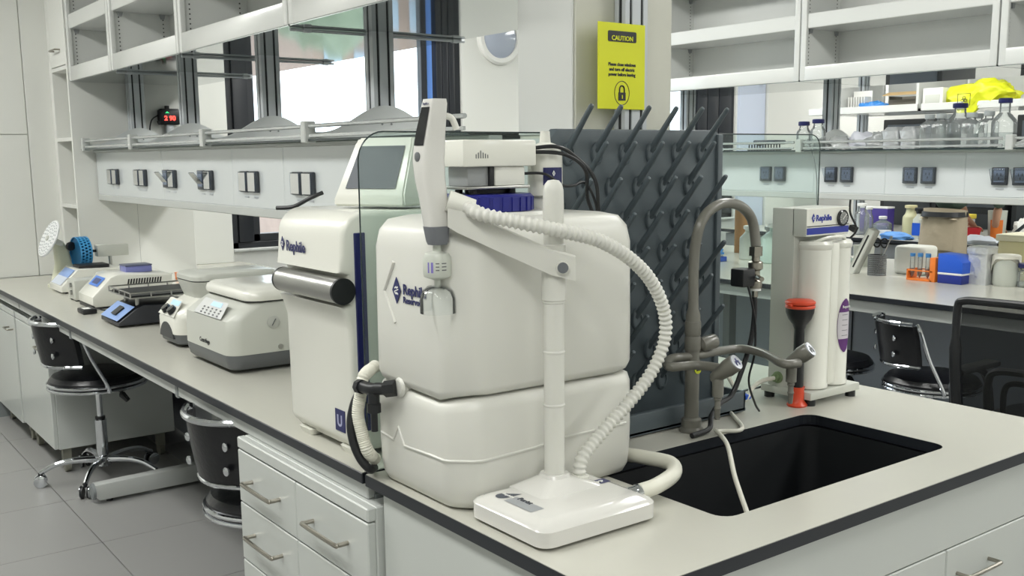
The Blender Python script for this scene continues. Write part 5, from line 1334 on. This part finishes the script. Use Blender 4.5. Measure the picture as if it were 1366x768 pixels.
for s in (-1, 1):
    b = new(); tube(b, [(ox+.30, oy+s*.255, .46), (ox+.30, oy+s*.275, .60), (ox+.25, oy+s*.28, .665), (ox+.15, oy+s*.28, .675), (ox+.05, oy+s*.27, .65), (ox+.02, oy+s*.25, .58)], .018, 8, rf=lambda L, i: .014); box(b, ox+.08, ox+.34, oy+s*.28-.03, oy+s*.28+.03, .670, .692, .008); obj('armrest', b, blackp, t)
b = new(); cyl(b, (ox+.25, oy, .09), (ox+.25, oy, .46), .025); box(b, ox+.0, ox+.3, oy-.03, oy+.03, .43, .455, .004); obj('gas_column', b, blackp, t)
for k in range(5):
    a = 2*PI*k/5; d = Vector((math.cos(a), math.sin(a), 0)); c_ = Vector((ox+.25, oy, 0))
    b = new(); tube(b, [c_+d*.02+Z*.11, c_+d*.16+Z*.10, c_+d*.29+Z*.065], .018, 8); obj('base_leg', b, blackp, t)
    b = new(); n_ = d.cross(Z); cyl(b, c_+d*.29+Z*.027-n_*.02, c_+d*.29+Z*.027+n_*.02, .027, n=12); obj('caster', b, blackp, t)

# ================================================================== BOTTLES AND CLUTTER
SH = 1.476
def bottle(label, x, y, z, r, h, cap, capr=.45, liquid=.6, square=False, glass=None, liq=None, cap_h=.02, group=None, name='bottle', cat='bottle', sh=.62):
    t = thing(name, label, cat, (x, y, z), group=group, world=False)
    nk = r*capr; b = new()
    if square:
        body(b, [(0, 0, 0, 2*r-.01, 2*r-.01, r*.3), (.004, 0, 0, 2*r, 2*r, r*.3), (h*.7, 0, 0, 2*r, 2*r, r*.3), (h*.78, 0, 0, 1.5*r, 1.5*r, r*.5), (h*.82, 0, 0, 2*nk, 2*nk, nk*.98), (h-.004, 0, 0, 2*nk, 2*nk, nk*.98)])
    else:
        lathe(b, [(0, 0), (r*.94, 0), (r, .005), (r, h*sh), (r*.93, h*(sh+.05)), (r*.7, h*(sh+.12)), (nk, h*(sh+.2)), (nk, h-.004)], 20)
    obj('bottle_body', b, glass or clear, t)
    if liquid:
        b = new()
        if square: body(b, [(.004, 0, 0, 1.9*r, 1.9*r, r*.28), (h*.7*liquid, 0, 0, 1.9*r, 1.9*r, r*.28)])
        else: lathe(b, [(0, .004), (r*.93, .004), (r*.93, h*sh*liquid), (0, h*sh*liquid)], 20)
        obj('liquid', b, liq or clearw, t)
    b = new(); lathe(b, [(nk*1.25, 0), (nk*1.3, .002), (nk*1.3, cap_h), (nk*1.1, cap_h+.003), (0, cap_h+.003)], 18, (0, 0, h-cap_h)); obj('cap', b, cap, t)
    return t
gcap = mat('clear_grey_cap', (170, 176, 176), .35)
bottle('blue-capped clear bottle, left of the pair on the far glass shelf by the post', 4.72, 3.62, SH, .040, .155, navy, .6)
bottle('blue-capped clear bottle, right of the pair on the far glass shelf by the post', 4.72, 3.525, SH, .042, .165, navy, .6)
bottle('tall blue-capped clear bottle standing among the grey-capped ones on the far shelf', 4.76, 2.725, SH, .055, .215, navy, .5)
bottle('large round clear bottle with blue cap at the right end of the far glass shelf', 4.70, 2.47, SH, .056, .225, navy, .42, sh=.52)
for k, (y, x, h) in enumerate(((2.86, 4.72, .165), (2.80, 4.80, .165), (2.775, 4.68, .165), (2.675, 4.84, .165), (2.63, 4.70, .165), (2.555, 4.72, .17))):
    bottle('grey-capped square bottle, %s from the left on the far glass shelf' % ['first', 'second', 'third', 'fourth', 'fifth', 'sixth'][k], x, y, SH, .036, h, gcap, .52, square=True, group='grey-capped square bottles on the far shelf')
t = thing('tube_rack', 'low black tube rack with blue lid on the far glass shelf', 'rack', (4.72, 3.86, SH), world=False)
b = new(); box(b, -.05, .05, -.08, .08, .035, .06, .006); obj('rack_body', b, mat('rack_blue_black', (30, 40, 58), .3), t)
b = new()
for k in range(12): box(b, -.048, -.044, -.115+k*.02, -.108+k*.02, 0, .035)
box(b, -.05, .05, -.12, .12, .002, .008); obj('comb_base', b, blackp, t)
def lump(name, label, cat, x, y, z, sx, sy, sz, m, seed, amp=.55, group=None):
    r = random.Random(seed); b = new(); bmesh.ops.create_icosphere(b, subdivisions=3, radius=1.0)
    from mathutils import noise
    for v in b.verts:
        n = noise.noise(v.co*1.7+Vector((seed, 0, 0)))*amp+noise.noise(v.co*4.5+Vector((0, seed, 0)))*amp*.5
        p = v.co*(1+n); p.z = max(p.z, -.55); v.co = Vector((p.x*sx, p.y*sy, (p.z+.55)*sz/1.55))
    o = obj(name, b, m, None, smooth=60); o.location = (x, y, z); tag(o, label, cat, group); return o
lump('plastic_bag', 'crumpled clear plastic bag lying by the far shelf post', 'bag', 4.74, 3.40, SH, .05, .07, .07, film, 3)
lump('paper_wrap', 'crumpled white wrapper on the far shelf between the bags', 'wrapper', 4.78, 3.27, SH, .06, .10, .09, mat('wrap_grey', (196, 198, 206), .6), 5)
lump('glove_bag', 'clear bag of pale gloves on the far shelf beside the foil bundle', 'bag', 4.74, 3.14, SH, .06, .09, .085, film, 8)
for k, y in enumerate((3.055, 2.955)):
    t = thing('foil_package', ['foil-wrapped package on the far shelf, the left of two', 'foil-wrapped package on the far shelf, the right of two'][k], 'package', (4.73, y, SH), group='foil-wrapped packages on the far shelf', world=False)
    b = new(); body(b, [(0, 0, 0, .10, .085, .015), (.05, .004, 0, .11, .09, .02), (.09, -.004, .004, .10, .09, .015), (.105, 0, 0, .08, .07, .012)]); obj('foil_wrap', b, foil, t)
    b = new(); body(b, [(.105, 0, 0, .085, .075, .012), (.112, 0, 0, .07, .06, .01)]); obj('folded_top', b, foil, t)

# on the second bench
t = thing('pen_cup', 'grey wire-mesh pen cup holding rulers and tools on the second bench', 'pen cup', (4.84, 3.20, TOP), world=False)
b = new(); n = 22
for z in [k*.011 for k in range(11)]:
    lathe(b, [(.047, z), (.049, z), (.049, z+.0022), (.047, z+.0022), (.047, z)], 22)
for k in range(44): a = 2*PI*k/44; cyl(b, (.048*math.cos(a), .048*math.sin(a), 0), (.048*math.cos(a), .048*math.sin(a), .113), .0011, n=4)
lathe(b, [(0, 0), (.048, 0), (.048, .002), (0, .002)], 22); obj('mesh_wall', b, mat('mesh_silver', (150, 153, 155), .35, .6), t)
t = thing('power_strip', 'long pale power strip standing slanted in the pen cup', 'power strip', (4.82, 3.22, TOP+.01), world=False)
b = new(); obox(b, (0, .055, .115), (.024, 0, 0), (0, .018, .008), (0, .060, -.12), .004); obj('strip_body', b, devg, t)
b = new(); obox(b, (-.025, .055, .118), (.001, 0, 0), (0, .004, .0015), (0, .045, -.09)); obj('dark_slot', b, blackp, t)
b = new(); obox(b, (0, .125, .238), (.016, 0, 0), (0, .016, .007), (0, .005, -.01), .003); obj('end_switch', b, blackp, t)
t = thing('scissors', 'black-handled scissors standing in the pen cup', 'scissors', (4.86, 3.19, TOP+.02), world=False)
for k, y in enumerate((.03, -.015)):
    b = new(); tube(b, [(0, y+.02*math.cos(a), .155+.024*math.sin(a)) for a in [2*PI*i/10 for i in range(11)]], .0045, 6, k=3); obj('finger_loop', b, blackp, t)
b = new(); obox(b, (0, .0, .07), (.001, 0, 0), (0, .006, 0), (0, 0, .065)); obj('blades', b, brushed, t)
t = thing('steel_spatula', 'thin steel spatula leaning right in the pen cup', 'spatula', (4.84, 3.18, TOP+.01), world=False)
b = new(); cyl(b, (0, .03, 0), (0, -.055, .19), .0025); obox(b, (0, -.058, .197), (.001, 0, 0), (0, .007, .002), (0, -.004, .010)); obj('blade', b, brushed, t)
t = thing('clear_beaker', 'clear plastic beaker behind the pen cup on the second bench', 'beaker', (5.2, 3.53, TOP), world=False)
b = new(); lathe(b, [(0, .0), (.055, 0), (.06, .11), (.063, .12), (.058, .118), (.053, .004), (0, .004)], 24); obj('beaker_wall', b, milky, t)
t = thing('cable_plug', 'grey-green plug with black cable lying at the foot of the far bench box', 'plug', (5.06, 3.52, TOP), world=False)
b = new(); prism(b, [(-.05, 0), (.05, 0), (.02, .05), (-.01, .055)], 'x', -.02, .02, .004); obj('plug_body', b, mat('plug_green', (128, 150, 140), .4), t)
b = new(); tube(b, [(0, 0, .05), (-.02, .02, .14), (.0, -.03, .22), (-.01, .01, .32), (-.05, -.02, .42)], .006, 8); obj('black_cable', b, blackp, t)
t = thing('white_carboy', 'white plastic carboy lying behind the orange tube rack on the second bench', 'carboy', (5.06, 3.10, TOP), world=False)
b = new(); rounded(b, -.085, .085, -.085, .10, 0, .155, .04, .02); obj('carboy_body', b, mat('carboy_white', (226, 226, 218), .4), t)
b = new(); lathe(b, [(.026, 0), (.026, .02), (0, .02)], 20, (0, -.115, .03), axis=(0, 1, 0)); obj('lid', b, mat('pale_cream', (212, 212, 190), .4), t)
t = thing('orange_tube_rack', 'orange plastic tube rack on the second bench in front of the white carboy', 'rack', (4.82, 2.87, TOP), world=False)
b = new(); box(b, -.04, .05, -.03, .115, 0, .010, .002); box(b, -.04, -.035, -.03, .115, .05, .056); box(b, .045, .05, -.03, .115, .05, .056); box(b, -.04, .05, .108, .115, 0, .058, .001, seg=1); obj('rack_shelf', b, orange, t)
b = new(); box(b, -.04, .05, -.045, -.015, 0, .125, .002); obj('rack_end', b, orange, t)
for k in range(5):
    x, y = (-.015+.035*(k % 2)), .01+k*.022
    tt = thing('centrifuge_tube', '%s clear tube with blue cap from the left in the orange rack' % ['fifth', 'fourth', 'third', 'second', 'first'][k], 'tube', (4.82+x, 2.87+y, TOP+.011), group='tubes in the orange rack', world=False)
    b = new(); lathe(b, [(0, 0), (.009, .018), (.012, .03), (.012, .115)], 14); obj('tube_wall', b, clear, tt)
    b = new(); lathe(b, [(.0135, 0), (.0135, .016), (0, .017)], 14, (0, 0, .112)); obj('tube_cap', b, mat('tube_cap_blue', (60, 120, 175), .4), tt)
    if k % 2 == 0:
        b = new(); lathe(b, [(0, .002), (.008, .018), (.0105, .03), (.0105, .05), (0, .05)], 12); obj('sample', b, mat('sample_brown', (150, 90, 60), .4), tt)
t = thing('blue_foam_box', 'bright blue and navy insulated box with white band on the second bench', 'box', (4.84, 2.745, TOP), world=False)
b = new(); box(b, -.06, .06, -.065, .065, 0, .045, .004); obj('lower_tray', b, mat('deep_blue_box', (26, 44, 130), .4), t)
b = new(); box(b, -.061, .061, -.066, .066, .045, .055, .002); obj('white_band', b, paper, t)
b = new(); prism(b, [(-.068, .055), (.066, .055), (.066, .150), (-.02, .145), (-.068, .110)], 'x', -.062, .062, .005); obj('upper_lid', b, blue, t)
t = thing('foil_box', 'square foil-wrapped box with rumpled sides beside the blue box', 'box', (4.90, 2.645, TOP), world=False)
b = new(); body(b, [(0, 0, 0, .10, .10, .01), (.16, .003, 0, .10, .10, .01)]); obj('foil_wall', b, foil, t)
b = new(); body(b, [(.155, .0, 0, .108, .11, .012), (.185, 0, 0, .11, .112, .012), (.19, 0, 0, .10, .10, .012)]); obj('foil_lid', b, foil, t)
t = thing('covered_jar', 'clear jar covered by a white cloth on the second bench', 'jar', (4.93, 2.535, TOP), world=False)
b = new(); lathe(b, [(0, 0), (.055, 0), (.06, .01), (.06, .14), (.057, .14), (.056, .006), (0, .006)], 28); obj('jar_wall', b, milky, t)
b = new(); R = .066; n = 32
top = [(R*math.cos(2*PI*k/n), R*math.sin(2*PI*k/n), .148) for k in range(n)]
hem = [(1.03*R*math.cos(2*PI*k/n), 1.03*R*math.sin(2*PI*k/n), .148-.012-.075*max(0, math.cos(4*PI*k/n/2*2+.4+PI*.55))**2) for k in range(n)]
loft(b, [[(x*.9, y*.9, .154) for x, y, z in top], top, hem], cap=True); obj('cloth_cover', b, cloth, t)
bottle('small clear bottle with navy cap and wire at the right end of the second bench', 4.94, 2.44, TOP, .038, .115, navy, .75, liquid=.4, sh=.6)
t = thing('paper_bag_box', 'large cream cardboard box behind the covered jar on the second bench', 'box', (5.25, 2.62, TOP), world=False)
b = new(); box(b, -.10, .10, -.18, .08, 0, .20, .008); obj('box_body', b, paleyel, t)
b = new(); box(b, -.11, .11, -.19, .09, .20, .235, .006); obj('box_lid', b, mat('cream_lid', (222, 218, 190), .5), t)
t = thing('vertical_rod_stand', 'thin wire stand rising beside the navy-capped bottle', 'stand', (4.98, 2.395, TOP), world=False)
b = new(); cyl(b, (0, 0, 0), (.0, -.03, .40), .004); cyl(b, (0, 0, 0), (0, 0, .008), .05); obj('rod', b, brushed, t)
# left part of the second bench, seen beside the drying rack
bottle('white translucent jug under the far bench box, beside the tap arch', 5.0, 4.22, TOP, .065, .21, paper, .5, glass=milky, liquid=0)
bottle('greenish translucent carboy beside the purifier on the second bench', 4.95, 3.98, TOP, .09, .235, paper, .4, glass=mat('mint_plastic', (196, 216, 206), .35, trans=.2), liquid=0)
bottle('small clear flask with white cap left of the jug on the second bench', 4.85, 4.36, TOP, .035, .14, paper, .6, liquid=.4)
bottle('grey metal canister behind the jug on the second bench', 5.15, 4.18, TOP, .05, .20, mgrey, .6, glass=mgrey, liquid=0)
t = thing('blue_tray', 'blue plastic tray with folded blue gloves in front of the jug', 'tray', (4.74, 4.33, TOP), world=False)
b = new(); box(b, -.06, .06, -.10, .14, 0, .03, .004); obj('tray_body', b, blue, t)
b = new(); box(b, -.05, .05, -.09, .0, .03, .045, .01); obj('white_rim', b, paper, t)
lump('blue_glove', 'crumpled blue glove lying on the blue tray', 'glove', 4.74, 4.27, TOP+.046, .04, .06, .04, bluefilm, 12)
t = thing('microscope', 'white angled microscope tubes and stand left of the flask, by the rack edge', 'microscope', (5.0, 4.62, TOP), world=False)
b = new(); box(b, -.09, .09, -.08, .08, 0, .04, .01); box(b, .02, .07, -.03, .03, .04, .28, .01); obj('stand', b, devw, t)
for s in (-1, 1):
    b = new(); cyl(b, (-.0, s*.03, .26), (-.10, s*.03, .36), .018); cyl(b, (-.10, s*.03, .36), (-.12, s*.03, .38), .021); obj('eyepiece', b, devw if s < 0 else mgrey, t)
b = new(); cyl(b, (-.02, 0, .25), (-.02, 0, .14), .028, .016); obj('objective', b, blackp, t)
t = thing('kraft_roll', 'brown paper roll behind the jug', 'roll', (5.3, 4.55, TOP), world=False)
b = new(); cyl(b, (0, 0, 0), (0, 0, .30), .045); obj('roll', b, kraft, t)

# third bench and its shelf
bx = 7.10
bottle('clear bottle with pale blue liquid at the left on the third bench', bx, 4.66, TOP, .07, .16, paper, .35, glass=clear, liq=bluewater, liquid=.9)
bottle('white round flask far left on the third bench', bx+.1, 4.92, TOP, .06, .25, paper, .5, liquid=.3)
bottle('tall slim clear bottle between the flask and the blue one on the third bench', bx+.02, 4.80, TOP, .035, .23, paper, .6)
t = thing('purple_box', 'purple cardboard box on the third bench behind the blue-liquid bottle', 'box', (7.5, 4.98, TOP), world=False)
b = new(); box(b, -.05, .05, -.13, .13, 0, .20, .004); obj('box_body', b, mat('box_purple', (64, 50, 130), .5), t)
b = new(); box(b, -.052, .052, -.132, .132, .20, .215, .003); obj('box_lid', b, paper, t)
bottle('pale yellow bottle with wide neck left of the spray bottle', bx+.08, 4.47, TOP, .06, .25, paleyel, .6, glass=mat('yellow_tint', (212, 210, 170), .3, trans=.2), liquid=0)
bottle('pale green-yellow flat bottle right of the spray bottle', bx+.2, 4.26, TOP, .065, .26, paper, .5, glass=mat('yellow_tint2', (206, 208, 166), .3, trans=.2), liquid=0)
t = thing('spray_bottle', 'spray bottle with bright blue label and black trigger on the third bench', 'bottle', (bx, 4.35, TOP), world=False)
b = new(); body(b, [(0, 0, 0, .07, .08, .025), (.15, 0, 0, .07, .08, .025), (.185, 0, 0, .03, .03, .014), (.20, 0, 0, .03, .03, .014)]); obj('bottle_body', b, milky, t)
b = new(); box(b, -.0365, -.0355, -.033, .033, .03, .125); obj('blue_label', b, blue, t, smooth=0)
b = new(); box(b, -.015, .015, -.04, .03, .215, .24, .004); tube(b, [(0, -.03, .22), (0, -.045, .20), (0, -.04, .17)], .005, 6); cyl(b, (0, 0, .195), (0, 0, .22), .017); obj('trigger', b, blackp, t)
lump('nitrile_glove', 'pale blue glove lying in front of the spray bottle', 'glove', 6.97, 4.45, TOP, .05, .15, .055, mat('glove_blue', (96, 150, 215), .6), 21)
t = thing('white_dish', 'round white dish beside the blue-liquid bottle', 'dish', (7.0, 4.585, TOP), world=False)
b = new(); lathe(b, [(0, 0), (.055, 0), (.058, .06), (.053, .06), (.05, .006), (0, .006)], 24); obj('dish_wall', b, paper, t)
t = thing('orange_label_beaker', 'white beaker with large orange label right of the person', 'beaker', (7.2, 3.79, TOP), world=False)
b = new(); lathe(b, [(0, 0), (.055, 0), (.066, .235), (.062, .235), (.05, .006), (0, .006)], 24); obj('beaker_wall', b, milky, t)
curved_pts = None
b = new()
for k in range(8):
    a0, a1 = [math.radians(165+k*10+q*10) for q in (0, 1)]
    b.faces.new([b.verts.new((rr*math.cos(a), rr*math.sin(a), zz)) for rr, a, zz in ((.0605, a0, .04), (.0605, a1, .04), (.0655, a1, .17), (.0655, a0, .17))])
obj('orange_label', b, orange, t)
t = thing('red_basket', 'small red basket on the third bench next to the person', 'basket', (7.10, 3.92, TOP), world=False)
b = new(); lathe(b, [(0, 0), (.045, 0), (.07, .11), (.066, .11), (.042, .005), (0, .005)], 4, axis=(0, 0, 1)); obj('basket_wall', b, red, t, smooth=0)
t = thing('yellow_block', 'yellow block above the red basket', 'box', (7.30, 4.08, TOP), world=False)
b = new(); box(b, -.04, .04, -.05, .05, 0, .16, .01); obj('block_body', b, mat('blk', (200, 200, 204), .5), t)
b = new(); box(b, -.045, .045, -.055, .055, .16, .195, .006); obj('yellow_top', b, mat('block_yellow', (226, 206, 70), .5), t)
t = thing('steel_rod', 'dark slanted steel rod with grip at the right on the third bench', 'rod', (7.0, 3.55, TOP), world=False)
b = new(); cyl(b, (0, .10, .01), (.02, -.13, .22), .012); obj('rod', b, mat('dark_steel', (70, 74, 80), .3, .6), t)
b = new(); cyl(b, (-.006, .11, .0), (-.004, .07, .04), .016); obj('grip', b, blackp, t)
lump('plastic_sheets', 'pile of clear plastic packets in front of the red basket', 'packets', 6.98, 3.78, TOP, .05, .13, .06, mat('packet_white', (206, 212, 222), .4), 31)
lump('cloth_cone', 'white folded tissue standing right of the orange-labelled beaker', 'tissue', 7.25, 3.64, TOP, .05, .06, .17, paper, 33)
bottle('white-capped clear bottle at the right end of the third bench', 7.12, 3.42, TOP, .05, .2, paper, .5)

SZ = 1.797
t = thing('cardboard_box', 'open brown cardboard box on the white shelf of the third bench', 'box', (7.5, 4.72, SZ), world=False)
b = new()
for q in ((-.09, .09, -.14, -.135, 0, .11), (-.09, .09, .135, .14, 0, .11), (.085, .09, -.14, .14, 0, .11), (-.09, -.085, -.14, .14, 0, .08), (-.09, .09, -.14, .14, 0, .004)): box(b, *q)
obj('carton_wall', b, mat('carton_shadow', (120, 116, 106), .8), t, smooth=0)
b = new(); obox(b, (-.12, 0, .125), (.045, 0, .012), (0, .15, 0), (0, 0, .003)); obj('carton_flap', b, cardb, t, smooth=0)
lump('blue_bag', 'bright blue plastic bag on the white shelf beside the cardboard box', 'bag', 7.42, 4.99, SZ, .06, .12, .085, bluefilm, 41)
t = thing('white_wire_rack', 'white perforated rack at the left end of the white shelf', 'rack', (7.45, 5.17, SZ), world=False)
b = new()
for k in range(7): box(b, -.05, .05, -.09+k*.025, -.085+k*.025, 0, .12)
box(b, -.05, .05, -.1, .08, 0, .006); box(b, .044, .05, -.1, .08, 0, .17); obj('rack_body', b, paper, t, smooth=0)
for k, (y, h) in enumerate(((4.43, .15), )):
    t = thing('white_drawer_box', 'white plastic drawer box on the shelf left of the yellow bag', 'box', (7.45, y, SZ), world=False)
    b = new(); box(b, -.12, .12, -.085, .085, 0, h, .006); obj('box_body', b, paper, t)
    b = new(); box(b, -.124, -.118, -.06, .06, .03, .10, .004); obj('drawer_front', b, devg, t)
t = thing('biohazard_bag', 'crumpled bright yellow biohazard waste bag lying on the white shelf', 'bag', (7.42, 4.07, SZ), world=False)
b = new(); bmesh.ops.create_icosphere(b, subdivisions=4, radius=1.0)
from mathutils import noise
for v in b.verts:
    n_ = noise.noise(v.co*1.6)*.30+noise.noise(v.co*4)*.22+noise.noise(v.co*9)*.08; p = v.co*(1+n_)
    p.z = max(p.z, -.5); u = (p.y+1)/2
    v.co = Vector((p.x*.13, p.y*.26, (p.z+.5)*.125*(1.0+.1*u)))
    if v.co.x < -.05 and v.co.y > -.02: v.co.z -= .05*min(1, (-.05-v.co.x)/.04)
bb = obj('bag_body', b, yellowbag, t, smooth=60)
b = new(); cc = Vector((-.150, .07, .045))
for k in range(3):
    a = PI/2+k*2*PI/3; q_ = cc+Vector((0, math.cos(a)*.014, math.sin(a)*.014))
    rg = lambda r, dx: [q_+Vector((dx, r*math.cos(2*PI*i/14), r*math.sin(2*PI*i/14))) for i in range(14)]
    loft(b, [rg(.009, 0), rg(.0125, 0), rg(.0125, .002), rg(.009, .002)], closed=True)
rg = lambda r, dx: [cc+Vector((dx, r*math.cos(2*PI*i/24), r*math.sin(2*PI*i/24))) for i in range(24)]
loft(b, [rg(.010, 0), rg(.012, 0), rg(.012, .002), rg(.010, .002)], closed=True)
box(b, -.152, -.149, .02, .12, .0, .003); box(b, -.152, -.149, .02, .12, .087, .09); box(b, -.152, -.149, .02, .023, .0, .09); box(b, -.152, -.149, .117, .12, .0, .09)
obj('biohazard_symbol', b, blackp, bb, smooth=0)
lump('orange_packet', 'small orange packet beside the yellow bag on the shelf', 'packet', 7.42, 3.68, SZ, .04, .05, .05, orange, 51)

# thin cable hanging before the far box
b = new(); tube(b, [(4.60, 3.50, 1.535), (4.58, 3.47, 1.50), (4.57, 3.43, 1.42), (4.57, 3.41, 1.32), (4.575, 3.41, 1.22), (4.62, 3.42, 1.0), (4.7, 3.45, .81)], .003, 6)
tag(obj('thin_grey_cable', b, grey), 'thin grey cable hanging down the front of the far socket box', 'cable')

# ================================================================== PERSON
px_, py_ = 6.62, 3.87
t = thing('person', 'person in beige trousers, dark belt and green shirt bending over the third bench', 'person', (px_, py_, 0), math.radians(-90), world=False)
def skinned(name, nodes, edges, m, parent, sub=2):
    me = bpy.data.meshes.new(name); me.from_pydata([n[:3] for n in nodes], edges, [])
    o = link(name, me, parent); me.materials.append(m)
    sk = o.modifiers.new('skin', 'SKIN')
    for i, n in enumerate(nodes): me.skin_vertices[0].data[i].radius = (n[3], n[4] if len(n) > 4 else n[3])
    me.skin_vertices[0].data[0].use_root = True
    sk.use_smooth_shade = True; sk.use_x_symmetry = False
    o.modifiers.new('sub', 'SUBSURF').levels = sub; o.modifiers['sub'].render_levels = sub
    return o
# local frame: facing +Y
skinned('trousers', [(0, .0, .92, .165, .12), (0, .01, .985, .132, .10), (0, -.01, .82, .172, .12), (.095, -.01, .74, .10), (.10, .01, .50, .072), (.105, -.01, .10, .062), (-.095, -.01, .74, .10), (-.10, .03, .50, .072), (-.105, .02, .10, .062)],
        [(0, 1), (0, 2), (2, 3), (3, 4), (4, 5), (2, 6), (6, 7), (7, 8)], beige, t)
skinned('shirt', [(0, .02, 1.06, .125, .095), (0, .13, 1.19, .135, .11), (0, .28, 1.30, .165, .11), (0, .36, 1.345, .10, .08), (.15, .30, 1.31, .060), (.175, .42, 1.14, .048), (.14, .47, 1.07, .044), (-.15, .30, 1.31, .060), (-.175, .42, 1.14, .048), (-.14, .47, 1.07, .044)],
        [(0, 1), (1, 2), (2, 3), (2, 4), (4, 5), (5, 6), (2, 7), (7, 8), (8, 9)], greenc, t)
skinned('arms_and_neck', [(0, .36, 1.345, .055), (0, .43, 1.365, .052)], [(0, 1)], skin, t, 1)
for s in (-1, 1):
    hx, hy, hz = s*.09, .53, .905
    nodes = [(s*.14, .47, 1.07, .036), (s*.115, .50, .98, .030), (hx, hy, hz+.02, .024, .03), (hx-s*.0, hy+.045, hz, .03, .016)]
    edges = [(0, 1), (1, 2), (2, 3)]
    for k in range(4):
        n0 = len(nodes); fx_ = hx+(-.027+.018*k); L_ = (.062, .07, .066, .052)[k]
        nodes += [(fx_, hy+.07, hz-.002, .0095), (fx_, hy+.07+L_*.55, hz-.012, .0085), (fx_, hy+.07+L_, hz-.035, .0075)]
        edges += [(3, n0), (n0, n0+1), (n0+1, n0+2)]
    n0 = len(nodes); nodes += [(hx-s*.035, hy+.03, hz-.005, .011), (hx-s*.055, hy+.065, hz-.02, .009)]; edges += [(2, n0), (n0, n0+1)]
    skinned('forearm_and_hand', nodes, edges, skin, t, 1)
b = new(); hc = Vector((0, .50, 1.365))
bmesh.ops.create_uvsphere(b, u_segments=24, v_segments=18, radius=1.0)
for v in b.verts:
    p = v.co.copy(); y, z = p.y, p.z
    q = Vector((p.x*.076*(1-.18*max(0, -z)), y*.098, z*.118))
    if y > .6 and abs(p.x) < .22 and -.35 < z < .05: q.y += .018*(1-abs(p.x)/.22)
    if y > .7 and z > .02 and z < .22 and .2 < abs(p.x) < .6: q.y -= .007
    if y > .5 and z < -.75: q.y += .01
    v.co = q
rot = Matrix.Rotation(math.radians(-48), 4, 'X')
bmesh.ops.transform(b, matrix=Matrix.Translation(hc) @ rot, verts=b.verts); hd = obj('head', b, skin, t)
def HP(x, y, z): return hc + rot.to_3x3() @ Vector((x, y, z))
for s in (-1, 1):
    b = new(); bmesh.ops.create_uvsphere(b, u_segments=10, v_segments=8, radius=.010, matrix=Matrix.Translation(HP(s*.03, .086, .012))); obj('eye', b, blackg, hd)
    b = new(); bmesh.ops.create_uvsphere(b, u_segments=10, v_segments=8, radius=.016, matrix=Matrix.Translation(HP(s*.077, .0, -.005)) @ Matrix.Diagonal((.5, 1, 1.6, 1))); obj('ear', b, skin, hd)
b = new(); obox(b, HP(0, .090, -.055), (.02, 0, 0), rot.to_3x3() @ Vector((0, .004, 0)), rot.to_3x3() @ Vector((0, 0, .004)), .002); obj('mouth', b, mat('lips', (170, 96, 90), .5), hd)
b = new(); bmesh.ops.create_uvsphere(b, u_segments=24, v_segments=16, radius=1.0)
for v in b.verts:
    q = Vector((v.co.x*.084, v.co.y*.106-.008, v.co.z*.126+.008))
    if v.co.y > .25 and v.co.z < .45: q = Vector((v.co.x*.07, .03, v.co.z*.1+.01))
    if v.co.z < -.55: q.z = -.06
    v.co = q
bmesh.ops.transform(b, matrix=Matrix.Translation(hc) @ rot, verts=b.verts); obj('short_hair', b, hair, hd)
b = new(); body(b, [(1.015, 0, .012, .310, .245, .11), (1.048, 0, .018, .300, .24, .11)]); obj('belt', b, blackp, t)
for s in (-1, 1):
    b = new(); body(b, [(0, s*.105, .05, .09, .26, .04), (.03, s*.105, .05, .095, .265, .045), (.07, s*.105, .02, .085, .18, .04), (.10, s*.105, -.01, .085, .11, .04)]); obj('shoe', b, blackp, t)
